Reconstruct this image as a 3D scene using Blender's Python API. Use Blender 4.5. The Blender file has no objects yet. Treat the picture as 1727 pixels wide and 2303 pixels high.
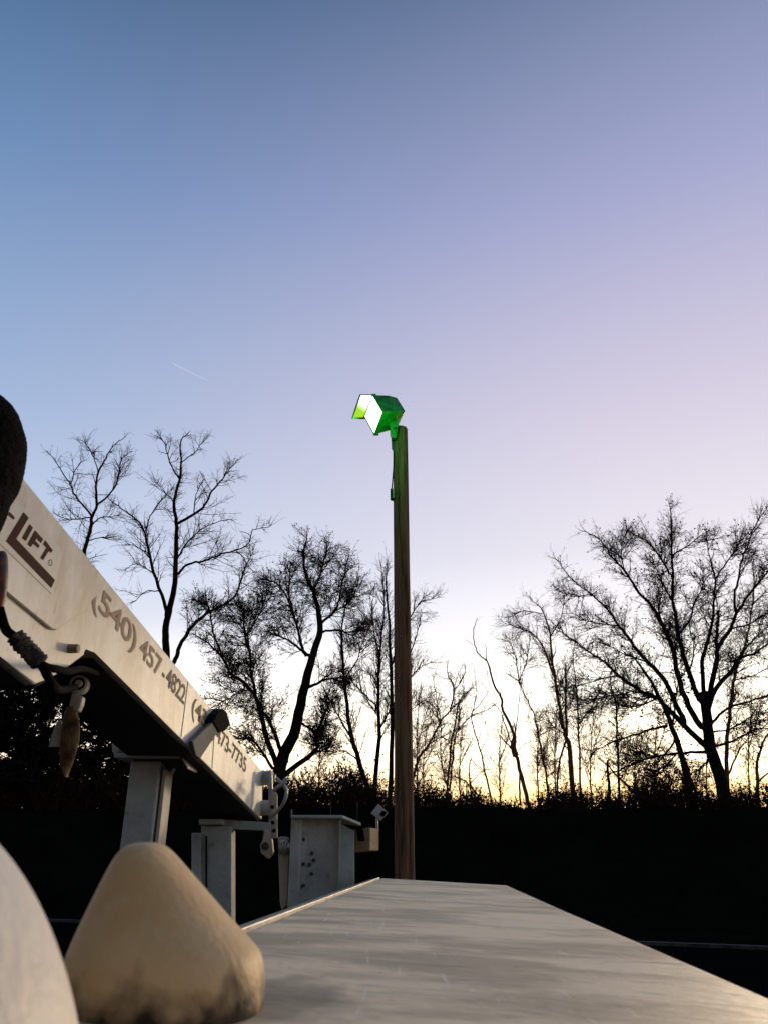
import bpy, bmesh, math
import numpy as np
from mathutils import Vector, Matrix
R = math.radians
sc = bpy.context.scene
C = sc.collection

# ------------------------------------------------------------------ camera
ZC = 1.85                       # eye height: the phone rests just above the truck's tool box
F = 1730.0                      # focal length in photograph pixels (1727 x 2303)
PITCH = R(24.05)
cam = bpy.data.cameras.new('camera')
cam.sensor_fit = 'VERTICAL'; cam.sensor_height = 36.0; cam.lens = F / 2303.0 * 36.0
cam.clip_start = 0.02; cam.clip_end = 20000
cam.dof.use_dof = True; cam.dof.focus_distance = 8.0; cam.dof.aperture_fstop = 12.0
cam_o = bpy.data.objects.new('camera', cam); C.objects.link(cam_o)
cam_o.location = (0, 0, ZC); cam_o.rotation_euler = (R(90) + PITCH, 0, 0)
sc.camera = cam_o

# ------------------------------------------------------------------ dusk sky, sun, exposure
SUN_AZ = R(27); SUN_EL = R(8.0)          # low sun behind the bare trees, right of centre
sun_dir = Vector((math.sin(SUN_AZ) * math.cos(SUN_EL), math.cos(SUN_AZ) * math.cos(SUN_EL), math.sin(SUN_EL)))
w = bpy.data.worlds.new('World'); sc.world = w; w.use_nodes = True
nt = w.node_tree; nt.nodes.clear()
def N(t, **k):
    n = nt.nodes.new(t)
    for a, b in k.items(): setattr(n, a, b)
    return n
def L(a, b): nt.links.new(a, b)
def M(op, a, b=None, c=None, clamp=False):
    n = N('ShaderNodeMath', operation=op, use_clamp=clamp)
    for i, q in enumerate((a, b, c)):
        if q is None: continue
        if isinstance(q, (int, float)): n.inputs[i].default_value = q
        else: L(q, n.inputs[i])
    return n.outputs[0]
def s2l(c): return tuple((v / 255 / 12.92) if v / 255 <= .04045 else ((v / 255 + .055) / 1.055) ** 2.4 for v in c)
def ramp(stops):
    r = N('ShaderNodeValToRGB'); e = r.color_ramp.elements
    r.color_ramp.interpolation = 'EASE' if False else 'LINEAR'
    while len(e) < len(stops): e.new(0.5)
    for el, (p, col) in zip(e, stops): el.position = p; el.color = (*col, 1)
    return r
tc = N('ShaderNodeTexCoord')
nrm = N('ShaderNodeVectorMath', operation='NORMALIZE'); L(tc.outputs['Generated'], nrm.inputs[0])
sep = N('ShaderNodeSeparateXYZ'); L(nrm.outputs[0], sep.inputs[0])
el = M('DIVIDE', M('ARCSINE', sep.outputs[2]), R(90))               # 0 at the horizon, 1 overhead
hx = M('MULTIPLY', sep.outputs[0], math.sin(SUN_AZ)); hy = M('MULTIPLY', sep.outputs[1], math.cos(SUN_AZ))
hl = M('MAXIMUM', M('SQRT', M('ADD', M('MULTIPLY', sep.outputs[0], sep.outputs[0]), M('MULTIPLY', sep.outputs[1], sep.outputs[1]))), 0.02)
caz = M('DIVIDE', M('ADD', hx, hy), hl)                             # cosine of the azimuth from the sun
side = M('POWER', M('MULTIPLY', M('ADD', caz, 1.0), 0.5), 5.0, clamp=True)
def lin(c, k=1.0): return tuple(v * k for v in s2l(c))
away = ramp([(0.0, lin((240, 186, 138), 1.0)), (.045, lin((240, 206, 180), 1.0)), (.09, lin((226, 214, 216), 1.0)), (.14, lin((212, 217, 234), 1.0)), (.21, lin((184, 207, 240), 1.0)),
             (.33, lin((138, 177, 220), 1.0)), (.50, lin((90, 137, 184), 1.0)), (.64, lin((54, 95, 136), 1.0)), (1.0, lin((38, 62, 98), 1.0))])
sunw = ramp([(0.0, lin((255, 190, 105), 1.9)), (.042, lin((255, 212, 145), 2.2)), (.07, lin((255, 236, 200), 3.1)), (.12, lin((255, 248, 236), 2.1)), (.17, lin((250, 246, 250), 1.2)), (.23, lin((240, 235, 246), 1.02)),
             (.33, lin((222, 214, 234), 1.0)), (.50, lin((168, 172, 212), 1.0)), (.64, lin((112, 129, 166), 1.0)), (1.0, lin((46, 70, 108), 1.0))])
L(el, away.inputs[0]); L(el, sunw.inputs[0])
mx = N('ShaderNodeMix', data_type='RGBA'); L(side, mx.inputs[0]); L(away.outputs[0], mx.inputs[6]); L(sunw.outputs[0], mx.inputs[7])
sky = N('ShaderNodeTexSky', sky_type='NISHITA'); sky.sun_disc = False
sky.sun_elevation = SUN_EL; sky.sun_rotation = SUN_AZ; sky.altitude = 100; sky.air_density = 1.2; sky.dust_density = 1.5; sky.ozone_density = 1.2
bg1 = N('ShaderNodeBackground'); L(sky.outputs[0], bg1.inputs[0]); bg1.inputs[1].default_value = 0.05
dusk = N('ShaderNodeMapRange', interpolation_type='SMOOTHSTEP'); L(M('ADD', hx, hy), dusk.inputs[0])   # the sky opposite the sun is already dim
dusk.inputs[1].default_value = -.8; dusk.inputs[2].default_value = .35; dusk.inputs[3].default_value = .38; dusk.inputs[4].default_value = 1.0
dk = N('ShaderNodeVectorMath', operation='SCALE'); L(mx.outputs[2], dk.inputs[0]); L(dusk.outputs[0], dk.inputs['Scale'])
bg2 = N('ShaderNodeBackground'); L(dk.outputs[0], bg2.inputs[0]); bg2.inputs[1].default_value = 1.0
msh = N('ShaderNodeMixShader'); msh.inputs[0].default_value = 0.93
L(bg1.outputs[0], msh.inputs[1]); L(bg2.outputs[0], msh.inputs[2])
wo = N('ShaderNodeOutputWorld'); L(msh.outputs[0], wo.inputs[0])

sl = bpy.data.lights.new('sun', 'SUN'); sl.energy = 2.1; sl.angle = R(6); sl.color = (1.0, .74, .45)
so = bpy.data.objects.new('sun', sl); C.objects.link(so); so.location = (10, 30, 20)
so.rotation_euler = (-sun_dir).to_track_quat('-Z', 'Y').to_euler()
vs = sc.view_settings; vs.view_transform = 'Standard'; vs.look = 'None'; vs.exposure = 0.0; vs.gamma = 1.0; vs.use_curve_mapping = False
sc.cycles.max_bounces = 6; sc.cycles.use_denoising = True

# ------------------------------------------------------------------ measuring helpers
CP, SP = math.cos(PITCH), math.sin(PITCH)
CR, CU, CF = Vector((1, 0, 0)), Vector((0, -SP, CP)), Vector((0, CP, SP))
def ray(px, py):
    u = (px - 863.5) / F; v = (1151.5 - py) / F
    return Vector((u, CP - v * SP, SP + v * CP))
def P(px, py, Y):
    d = ray(px, py); return d * (Y / d.y) + Vector((0, 0, ZC))
def mpp(px, py, Y):                     # metres per photograph pixel there
    return Y / ray(px, py).y / F
HD = R(3.67)                            # heading of the truck
D_AL = Vector((math.sin(HD), math.cos(HD), 0)); D_LA = Vector((math.cos(HD), -math.sin(HD), 0))
def T(al, la, z): return D_AL * al + D_LA * la + Vector((0, 0, z + ZC))   # z from eye level
def TW(al, px, py):                     # ray met at a distance along the truck
    d = ray(px, py); return d * (al / d.dot(D_AL)) + Vector((0, 0, ZC))

# ------------------------------------------------------------------ object helpers
def tag(o, label=None, cat=None, group=None, kind=None):
    for k, v in (('label', label), ('category', cat), ('group', group), ('kind', kind)):
        if v: o[k] = v
    return o
def thing(name, loc, label, cat, group=None):
    o = bpy.data.objects.new(name, None); o.empty_display_size = .1; C.objects.link(o); o.location = loc
    return tag(o, label, cat, group)
def wloc(o):
    v = Vector(o.location)
    while o.parent: o = o.parent; v = v + Vector(o.location)
    return v
def link(name, me, mat, parent=None, smooth=False):
    o = bpy.data.objects.new(name, me); C.objects.link(o)
    if mat and not me.materials: me.materials.append(mat)
    if parent: o.parent = parent; o.location = -wloc(parent)
    if smooth: me.shade_smooth()
    return o
def from_bm(name, bm, mat, parent=None, smooth=False, bevel=0, seg=2):
    if bevel:
        bmesh.ops.bevel(bm, geom=list(bm.edges), offset=bevel, segments=seg, affect='EDGES', profile=.5, clamp_overlap=True)
    bmesh.ops.recalc_face_normals(bm, faces=bm.faces)
    me = bpy.data.meshes.new(name); bm.to_mesh(me); bm.free()
    o = link(name, me, mat, parent)
    if smooth:
        me.shade_smooth()
        try: me.set_sharp_from_angle(angle=R(38))
        except Exception: pass
    return o
def prism(poly, ext, bm=None):
    """poly: planar list of points, ext: vector"""
    bm = bm or bmesh.new(); n = len(poly)
    a = [bm.verts.new(p) for p in poly]; b = [bm.verts.new(Vector(p) + ext) for p in poly]
    bm.faces.new(a); bm.faces.new(b[::-1])
    for i in range(n): bm.faces.new((a[i], b[i], b[(i + 1) % n], a[(i + 1) % n]))
    return bm
def box8(p0, ex, ey, ez, bm=None):
    return prism([p0, p0 + ex, p0 + ex + ey, p0 + ey], ez, bm)
def tbox(al0, al1, la0, la1, z0, z1, bm=None):      # box in the truck's frame
    return box8(T(al0, la0, z0), D_AL * (al1 - al0), D_LA * (la1 - la0), Vector((0, 0, z1 - z0)), bm)
def cyl(a, b, r, r2=None, n=20, bm=None):
    bm = bm or bmesh.new(); a = Vector(a); b = Vector(b); r2 = r if r2 is None else r2
    t = (b - a).normalized(); q = Vector((0, 0, 1)) if abs(t.z) < .9 else Vector((1, 0, 0))
    u = t.cross(q).normalized(); v = t.cross(u)
    ra = [bm.verts.new(a + (u * math.cos(k * 2 * math.pi / n) + v * math.sin(k * 2 * math.pi / n)) * r) for k in range(n)]
    rb = [bm.verts.new(b + (u * math.cos(k * 2 * math.pi / n) + v * math.sin(k * 2 * math.pi / n)) * r2) for k in range(n)]
    for i in range(n): bm.faces.new((ra[i], ra[(i + 1) % n], rb[(i + 1) % n], rb[i]))
    bm.faces.new(ra[::-1]); bm.faces.new(rb)
    return bm
def catmull(pts, sub):
    pts = [np.array(p, float) for p in pts]; out = []
    for i in range(len(pts) - 1):
        p0 = pts[max(i - 1, 0)]; p1 = pts[i]; p2 = pts[i + 1]; p3 = pts[min(i + 2, len(pts) - 1)]
        for k in range(sub):
            t = k / sub
            out.append(.5 * (2 * p1 + (p2 - p0) * t + (2 * p0 - 5 * p1 + 4 * p2 - p3) * t * t + (3 * p1 - p0 - 3 * p2 + p3) * t ** 3))
    out.append(pts[-1]); return np.array(out)
def tubes(groups):
    """groups: list of (pts[B,n,3], rad[B,n], k) -> verts, faces(list of arrays)"""
    V = []; Q = []; base = 0
    for pts, rad, k in groups:
        B, n, _ = pts.shape
        t = np.gradient(pts, axis=1); t /= np.linalg.norm(t, axis=2, keepdims=True) + 1e-12
        m = t.mean(1, keepdims=True)
        ref = np.where(np.abs(m[..., 2:3]) < .8, np.array([0, 0, 1.]), np.array([1., 0, 0]))
        u = np.cross(t, np.broadcast_to(ref, t.shape)); u /= np.linalg.norm(u, axis=2, keepdims=True) + 1e-12
        v = np.cross(t, u)
        a = np.arange(k) * 2 * math.pi / k
        ring = pts[:, :, None, :] + rad[:, :, None, None] * (u[:, :, None, :] * np.cos(a)[None, None, :, None] + v[:, :, None, :] * np.sin(a)[None, None, :, None])
        V.append(ring.reshape(-1, 3))
        idx = base + np.arange(B * n * k).reshape(B, n, k)
        q = np.stack([idx[:, :-1], np.roll(idx, -1, 2)[:, :-1], np.roll(idx, -1, 2)[:, 1:], idx[:, 1:]], -1)
        Q.append(q.reshape(-1, 4)); base += B * n * k
    return np.concatenate(V), np.concatenate(Q)
def np_mesh(name, V, Q, mat, parent=None, smooth=True):
    me = bpy.data.meshes.new(name); nv, nq = len(V), len(Q)
    me.vertices.add(nv); me.vertices.foreach_set('co', V.astype(np.float32).ravel())
    me.loops.add(nq * 4); me.loops.foreach_set('vertex_index', Q.astype(np.int32).ravel())
    me.polygons.add(nq); me.polygons.foreach_set('loop_start', np.arange(nq, dtype=np.int32) * 4)
    me.update(calc_edges=True)
    return link(name, me, mat, parent, smooth)
def tube_obj(name, pts, r, mat, parent=None, k=10, sub=6, r1=None):
    p = catmull(pts, sub); n = len(p)
    rad = np.linspace(r, r if r1 is None else r1, n)
    p = np.vstack([p[:1], p, p[-1:]]); p[0] += (p[1] - p[2]) * 1e-3; p[-1] += (p[-2] - p[-3]) * 1e-3
    rad = np.concatenate([[1e-4], rad, [1e-4]])
    V, Q = tubes([(p[None], rad[None], k)])
    return np_mesh(name, V, Q, mat, parent)

# ------------------------------------------------------------------ materials
def mat(name, col, rough=.6, metal=0., spec=.5, n1=None, n2=None, bump=None, stretch=(1, 1, 1), emis=None):
    """n1: (scale, colour, lo, hi) large patches; n2: the same, finer; bump: (scale, strength)"""
    m = bpy.data.materials.new(name); m.use_nodes = True; t = m.node_tree; b = t.nodes['Principled BSDF']
    b.inputs['Base Color'].default_value = (*col, 1); b.inputs['Roughness'].default_value = rough
    b.inputs['Metallic'].default_value = metal; b.inputs['Specular IOR Level'].default_value = spec
    co = t.nodes.new('ShaderNodeTexCoord'); mp = t.nodes.new('ShaderNodeMapping'); mp.inputs[3].default_value = stretch
    geo = t.nodes.new('ShaderNodeNewGeometry'); t.links.new(geo.outputs['Position'], mp.inputs[0])
    last = None
    for k, q in enumerate((n1, n2)):
        if not q: continue
        nz = t.nodes.new('ShaderNodeTexNoise'); nz.inputs['Scale'].default_value = q[0]; nz.inputs['Detail'].default_value = 6; nz.inputs['Roughness'].default_value = .62
        t.links.new(mp.outputs[0], nz.inputs['Vector'])
        mr = t.nodes.new('ShaderNodeMapRange'); mr.inputs[1].default_value = q[2]; mr.inputs[2].default_value = q[3]
        t.links.new(nz.outputs[0], mr.inputs[0])
        mxn = t.nodes.new('ShaderNodeMix'); mxn.data_type = 'RGBA'; mxn.inputs[6].default_value = (*col, 1); mxn.inputs[7].default_value = (*q[1], 1)
        if last: t.links.new(last, mxn.inputs[6])
        t.links.new(mr.outputs[0], mxn.inputs[0]); last = mxn.outputs[2]
    if last: t.links.new(last, b.inputs['Base Color'])
    if bump:
        nb = t.nodes.new('ShaderNodeTexNoise'); nb.inputs['Scale'].default_value = bump[0]; nb.inputs['Detail'].default_value = 5
        t.links.new(mp.outputs[0], nb.inputs['Vector'])
        bp = t.nodes.new('ShaderNodeBump'); bp.inputs['Strength'].default_value = bump[1]; bp.inputs['Distance'].default_value = .02
        t.links.new(nb.outputs[0], bp.inputs['Height']); t.links.new(bp.outputs[0], b.inputs['Normal'])
    if emis:
        b.inputs['Emission Color'].default_value = (*emis[0], 1); b.inputs['Emission Strength'].default_value = emis[1]
    return m
MT = dict(
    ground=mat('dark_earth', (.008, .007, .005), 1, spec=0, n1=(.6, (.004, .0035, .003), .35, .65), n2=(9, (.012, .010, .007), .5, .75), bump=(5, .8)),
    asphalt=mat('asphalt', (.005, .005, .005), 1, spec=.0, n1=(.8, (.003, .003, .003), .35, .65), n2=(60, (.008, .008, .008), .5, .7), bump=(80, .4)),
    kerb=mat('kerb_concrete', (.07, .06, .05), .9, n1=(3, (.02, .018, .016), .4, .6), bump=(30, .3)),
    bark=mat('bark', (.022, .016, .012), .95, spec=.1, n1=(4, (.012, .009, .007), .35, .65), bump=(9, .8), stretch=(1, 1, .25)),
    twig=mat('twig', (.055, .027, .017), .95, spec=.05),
    glow_bark=mat('glow_bark', (.24, .13, .07), .95, spec=.1, n1=(5, (.11, .06, .035), .4, .65), bump=(9, .6), stretch=(1, 1, .3)),  # warm bloom of the bright sky put into the bark colour
    glow_twig=mat('glow_twig', (.22, .11, .06), .95, spec=.05),  # the same sky bloom put into the twig colour
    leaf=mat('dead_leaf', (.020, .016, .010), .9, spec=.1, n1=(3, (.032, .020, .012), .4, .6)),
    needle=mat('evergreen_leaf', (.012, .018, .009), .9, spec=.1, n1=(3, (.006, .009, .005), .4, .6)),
    pole=mat('weathered_pole_wood', (.25, .14, .072), .9, spec=.08, n1=(16, (.07, .038, .02), .42, .62), n2=(55, (.28, .19, .115), .52, .72), bump=(70, 1.0), stretch=(1, 1, .05)),
    white=mat('white_boom_paint', (.73, .68, .58), .45, n1=(5.0, (.50, .42, .30), .42, .64), n2=(30, (.34, .26, .18), .60, .78), bump=(60, .05), stretch=(1, 1, .45)),
    box=mat('cream_lid_paint', (.90, .67, .43), .60, spec=.45, n1=(4.2, (.46, .33, .20), .43, .60), n2=(20, (.38, .28, .19), .60, .74), bump=(40, .10), stretch=(1, 1.8, 1)),
    boxside=mat('compartment_paint', (.55, .53, .49), .45, n1=(4, (.42, .38, .33), .45, .7), bump=(60, .05)),
    grey=mat('grey_green_steel', (.44, .45, .40), .62, n1=(6, (.28, .31, .26), .4, .65), n2=(20, (.20, .16, .12), .58, .74), bump=(50, .2)),
    arm=mat('dull_grey_steel', (.15, .15, .135), .7, spec=.2, n1=(9, (.09, .085, .07), .4, .65), bump=(50, .15)),
    cream=mat('cream_steel', (.52, .47, .37), .55, n1=(9, (.36, .29, .2), .45, .7), bump=(50, .1)),
    galv=mat('galvanised_steel', (.42, .42, .40), .45, .6, n1=(14, (.25, .23, .2), .42, .68), bump=(80, .1)),
    rust=mat('rusty_rail', (.26, .22, .15), .65, .2, n1=(14, (.20, .13, .07), .42, .62), n2=(60, (.5, .47, .4), .6, .8), bump=(60, .3)),
    black=mat('black_rubber', (.004, .004, .004), .85, spec=.04, bump=(70, .5)),
    under=mat('underside_shade', (.035, .033, .03), .8, spec=.2, n1=(9, (.02, .018, .015), .4, .7), bump=(50, .3)),  # shade below the boom put into a dark colour
    bed=mat('bed_liner', (.008, .008, .008), .95, spec=.0, bump=(120, .5)),
    wood=mat('plank_wood', (.33, .23, .12), .85, n1=(6, (.19, .12, .06), .4, .66), bump=(30, .4), stretch=(.3, 1, 2)),
    tan=mat('tan_rubber', (.68, .46, .22), .6, spec=.3, n1=(8, (.60, .36, .15), .44, .66), n2=(60, (.66, .45, .24), .5, .75), bump=(160, .12)),
    pale=mat('pale_rubber', (.74, .66, .54), .55, spec=.3, n1=(12, (.66, .55, .42), .45, .75), bump=(120, .1)),
    brown=mat('brown_leather', (.20, .11, .045), .7, spec=.15, n1=(16, (.05, .02, .008), .4, .65), n2=(50, (.26, .15, .06), .6, .8), bump=(70, .4)),
    wrap=mat('dirty_wrap', (.12, .085, .055), .9, n1=(30, (.03, .022, .016), .42, .6), n2=(60, (.27, .2, .13), .58, .72), bump=(60, .8)),
    red=mat('red_fitting', (.25, .045, .015), .5, n1=(20, (.02, .012, .01), .45, .6)),
    decal=mat('decal_film', (.60, .55, .44), .4, n1=(9, (.50, .44, .33), .45, .7)),
    ink=mat('dark_brown_ink', (.05, .014, .008), .7, spec=.08, n1=(30, (.075, .03, .018), .5, .7)),
    fade=mat('faded_brown_lettering', (.42, .28, .17), .6, spec=.1, n1=(22, (.36, .25, .17), .42, .68)),
    mid=mat('brown_lettering', (.21, .145, .095), .6, spec=.1, n1=(22, (.22, .16, .11), .42, .68)),
    dark=mat('dark_lettering', (.08, .062, .048), .6, spec=.1, n1=(22, (.10, .075, .055), .5, .75)),
    stain=mat('olive_overpaint', (.40, .38, .27), .5, n1=(12, (.34, .31, .21), .4, .7)),
    green=mat('glare_green_housing', (.015, .30, .03), .4, n1=(9, (.008, .14, .015), .45, .62), n2=(30, (.05, .5, .06), .58, .75), bump=(25, .2)),  # the lamp's green glare put into the housing colour
    frame=mat('dark_green_frame', (.02, .22, .03), .5),
    darkmetal=mat('dark_bracket', (.05, .05, .048), .6, .4),
    post=mat('marker_post_plastic', (.12, .11, .1), .8),
    redlamp=mat('tail_light_red', (.8, .05, .04), .3, emis=((1, .12, .08), 1.2)),
)
def emissive(name, col, st, ramp2=None):
    m = bpy.data.materials.new(name); m.use_nodes = True; t = m.node_tree; t.nodes.clear()
    e = t.nodes.new('ShaderNodeEmission'); e.inputs[0].default_value = (*col, 1); e.inputs[1].default_value = st
    o = t.nodes.new('ShaderNodeOutputMaterial'); t.links.new(e.outputs[0], o.inputs[0])
    if ramp2:       # brightness falls off from the bulb across the reflector
        pos, r0, r1, edge = ramp2
        g = t.nodes.new('ShaderNodeNewGeometry'); d = t.nodes.new('ShaderNodeVectorMath'); d.operation = 'DISTANCE'; d.inputs[1].default_value = pos
        t.links.new(g.outputs['Position'], d.inputs[0])
        mr = t.nodes.new('ShaderNodeMapRange'); mr.interpolation_type = 'SMOOTHSTEP'; mr.inputs[1].default_value = r0; mr.inputs[2].default_value = r1
        t.links.new(d.outputs[1], mr.inputs[0])
        mx = t.nodes.new('ShaderNodeMix'); mx.data_type = 'RGBA'; mx.inputs[6].default_value = (*[v * st for v in col], 1); mx.inputs[7].default_value = (*edge, 1)
        t.links.new(mr.outputs[0], mx.inputs[0]); t.links.new(mx.outputs[2], e.inputs[0]); e.inputs[1].default_value = 1
    return m

# ------------------------------------------------------------------ ground, embankment, yard, kerb
CREST_Y = 34.0
ZCR = P(863, 1814, CREST_Y).z
rng = np.random.default_rng(7)
def ground_z(x, y):
    t = np.clip((y - 27.5) / (CREST_Y - 27.5), 0, 1); t = t * t * (3 - 2 * t)
    n = .10 * np.sin(x * .9 + y * .5) + .07 * np.sin(x * 2.3 - y * .8 + 1) + .12 * np.sin(x * .31 + 2)
    return ZCR * t + n * t * .6 - .02
xs = np.concatenate([[-6000, -600, -150, -80], np.arange(-50, 50.1, .8), [80, 150, 600, 6000]])
ys = np.concatenate([[-6000, -300, -40, 0, 15, 25], np.arange(27, 46, .7), [50, 60, 90, 200, 800, 6000]])
X, Yg = np.meshgrid(xs, ys); Zg = ground_z(X, Yg)
far = np.clip((Yg - 46) / 100, 0, 1) * 3.0; Zg = Zg - far
nx, ny = len(xs), len(ys); idx = np.arange(nx * ny).reshape(ny, nx)
Qg = np.stack([idx[:-1, :-1], idx[:-1, 1:], idx[1:, 1:], idx[1:, :-1]], -1).reshape(-1, 4)
g = np_mesh('ground', np.stack([X, Yg, Zg], -1).reshape(-1, 3), Qg, MT['ground']); tag(g, kind='structure')
K0 = P(140, 2073, 26); K0 = ray(140, 2073); K0 = K0 * (-ZC / K0.z); K1 = ray(1590, 2130); K1 = K1 * (-ZC / K1.z)
kd = Vector((K1.x - K0.x, K1.y - K0.y, 0)).normalized(); kn = Vector((-kd.y, kd.x, 0)); k0 = Vector((K0.x, K0.y, 0)) - kd * 40; k1 = Vector((K1.x, K1.y, 0)) + kd * 40
bm = bmesh.new()
bm.faces.new([bm.verts.new(p) for p in (k0, k1, k1 - kn * 60, k0 - kn * 60)]); bmesh.ops.translate(bm, verts=bm.verts, vec=(0, 0, -.012))
tag(from_bm('parking_lot', bm, MT['asphalt']), kind='structure')
tag(from_bm('kerb', box8(k0 + Vector((0, 0, -.1)), k1 - k0, kn * .16, Vector((0, 0, .16))), MT['kerb'], bevel=.015), kind='structure')

# ------------------------------------------------------------------ bare trees
def nrmz(a): return a / (np.linalg.norm(a, axis=-1, keepdims=True) + 1e-12)
def perp_rand(t, rng):
    r = rng.normal(size=t.shape); r -= (r * t).sum(-1, keepdims=True) * t; return nrmz(r)
def grow(st, d, Ln, r0, r1, nseg, wob, trop, rng):
    B = len(st); pts = np.empty((B, nseg + 1, 3)); pts[:, 0] = st; d = d.copy()
    for i in range(nseg):
        d = nrmz(d + rng.normal(size=d.shape) * wob + np.array([0, 0, 1.]) * trop)
        pts[:, i + 1] = pts[:, i] + d * (Ln / nseg)[:, None]
    tt = np.linspace(0, 1, nseg + 1)[None]
    return pts, r0[:, None] * (1 - tt) + r1[:, None] * tt
def sample(polys, spacing, tmin, rng, rmax=1e9):
    """random points along polylines [(pts[B,n,3], rad[B,n])] -> start, tangent, radius, t"""
    S_, T_, R_, W_ = [], [], [], []
    for pts, rad in polys:
        seg = np.linalg.norm(np.diff(pts, axis=1), axis=2); ln = seg.sum(1)
        cnt = rng.poisson(ln * (1 - tmin) / spacing)
        b = np.repeat(np.arange(len(pts)), cnt)
        if not len(b): continue
        t = tmin + (1 - tmin) * rng.random(len(b)); cum = np.concatenate([np.zeros((len(pts), 1)), np.cumsum(seg, 1)], 1)
        x = t * ln[b]; i = np.clip((cum[b] <= x[:, None]).sum(1) - 1, 0, pts.shape[1] - 2)
        f = ((x - cum[b, i]) / (seg[b, i] + 1e-9))[:, None]
        r = rad[b, i] * (1 - f[:, 0]) + rad[b, i + 1] * f[:, 0]
        ok = r < rmax
        S_.append((pts[b, i] * (1 - f) + pts[b, i + 1] * f)[ok]); T_.append(nrmz(pts[b, i + 1] - pts[b, i])[ok]); R_.append(r[ok]); W_.append(t[ok])
    return np.concatenate(S_), np.concatenate(T_), np.concatenate(R_), np.concatenate(W_)
def leaf_quads(pos, d, ln, wd, rng):
    a = nrmz(d + rng.normal(size=d.shape) * .7); b = perp_rand(a, rng)
    ln = ln * (.6 + .8 * rng.random((len(pos), 1))); wd = wd * (.6 + .8 * rng.random((len(pos), 1)))
    V = np.stack([pos, pos + a * ln * .5 + b * wd * .5, pos + a * ln, pos + a * ln * .5 - b * wd * .5], 1).reshape(-1, 3)
    return V, np.arange(len(V)).reshape(-1, 4)
DENS = (.66, .86, 1.45)
def tree(name, label, Y, limbs, seed=1, lv=None, leaf=None, mats=('bark', 'twig'), dep=.35, group='bare trees along the bank', cat='tree', twigk=1.3, base=True, rmax=14, straight=False):
    rg = np.random.default_rng(seed)
    allp = []; polys = []; trunkp = []
    for li, (pl, w0, w1) in enumerate(limbs):
        pl = [tuple(p) for p in pl]
        if li and allp:
            A = np.array(allp); dd = np.hypot(A[:, 0] - pl[0][0], A[:, 1] - pl[0][1]); o0 = A[dd.argmin(), 2]
        else: o0 = 0.
        sp = catmull(pl, 4); jit = rg.normal(size=sp.shape) * .8; jit[0] = 0; sp = sp + jit
        arc = np.concatenate([[0], np.cumsum(np.hypot(*np.diff(sp, axis=0).T))])
        k = rg.uniform(-dep, dep) if li else rg.uniform(-.05, .05)
        s = mpp(sp[0][0], sp[0][1], Y)
        off = o0 + k * arc * s * 1.1
        for p_, o_ in zip(sp, off): allp.append((p_[0], p_[1], o_))
        W = np.array([P(p_[0], p_[1], Y + o_)[:] for p_, o_ in zip(sp, off)])
        rad = np.linspace(w0, w1, len(W)) * .5 * s
        if li == 0 and base:
            zb = float(ground_z(W[0, 0], W[0, 1])) - .15
            if W[0, 2] > zb + .1:
                dn = W[0] - W[1]; dn /= max(abs(dn[2]), .3); x2 = W[0] + dn * (W[0, 2] - zb) * .5; x2[2] = zb
                W = np.vstack([[x2], W]); rad = np.concatenate([[rad[0] * 1.35], rad])
        polys.append((W[None], rad[None])); trunkp.append((W[None], rad[None], 9 if w0 > 9 else 6))
    s = mpp(limbs[0][0][0][0], limbs[0][0][0][1], Y)
    root = thing(name, allp and trunkp[0][0][0][0] or (0, 0, 0), label, cat, group) if False else thing(name, trunkp[0][0][0][0], label, cat, group)
    V, Q = tubes(trunkp); np_mesh('trunk', V, Q, MT[mats[0]], root)
    # lv: list of (spacing px, length px, angle lo, hi, nseg, wobble, tropism, width px)
    lv = lv or [(13, 62, 25, 65, 7, .16, .06, 2.6), (10, 30, 25, 70, 5, .2, .04, 1.5), (8, 14, 25, 70, 3, .2, .03, .95)]
    par = polys; crown = []; tip = []
    for l, (spc, ln, a0, a1, nseg, wob, trop, wd) in enumerate(lv):
        spc *= DENS[l]; ln *= (1.75, 1.55, 1.2)[l]; nseg = (7, 4, 2)[l]; wd *= (.85, .78, .72)[l]; wob *= .85
        st, tg, rr, tt = sample(par, spc * s / twigk, .12 if l else .22, rg, rmax * .5 * s)
        a = np.radians(rg.uniform(a0, a1, len(st)))[:, None]
        d = nrmz(tg * np.cos(a) + perp_rand(tg, rg) * np.sin(a))
        if l == 0:      # every limb also runs on into finer wood
            es = np.array([p[0][-1] for p, _ in par for _k in range(2)]); et = np.array([nrmz(p[0][-1] - p[0][-3]) for p, _ in par for _k in range(2)])
            st = np.vstack([st, es]); d = np.vstack([d, nrmz(et + rg.normal(size=et.shape) * .22)]); tt = np.concatenate([tt, np.full(len(es), .98)]); rr = np.concatenate([rr, np.full(len(es), wd * s)])
        Ln = ln * s * rg.uniform(.45, 1.35, len(st)) * (1.14 - .94 * tt)
        r0 = np.minimum(rr * .8, wd * .5 * s * rg.uniform(.8, 1.2, len(st))); r1 = np.full(len(st), max(.28 * wd, .34) * .5 * s)
        r0 = np.maximum(r0, r1)
        pts, rad = grow(st, d, Ln, r0, r1, nseg, wob, trop, rg)
        crown.append((pts, rad, 4 if l == 0 else 3)); par = [(pts, rad)]
        tip.append((pts, rad))
    V, Q = tubes(crown); np_mesh('crown', V, Q, MT[mats[1]], root)
    if leaf:
        n, l_, w_, mname, droop = leaf
        st, tg, rr, tt = sample(tip[1:], n * s, .15, rg)
        tg = tg + np.array([0, 0, droop])
        V, Q = leaf_quads(st, nrmz(tg), l_ * s, w_ * s, rg)
        o = np_mesh('foliage', V, Q, MT[mname], root, smooth=False); o['kind'] = 'stuff'
    return root

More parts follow.
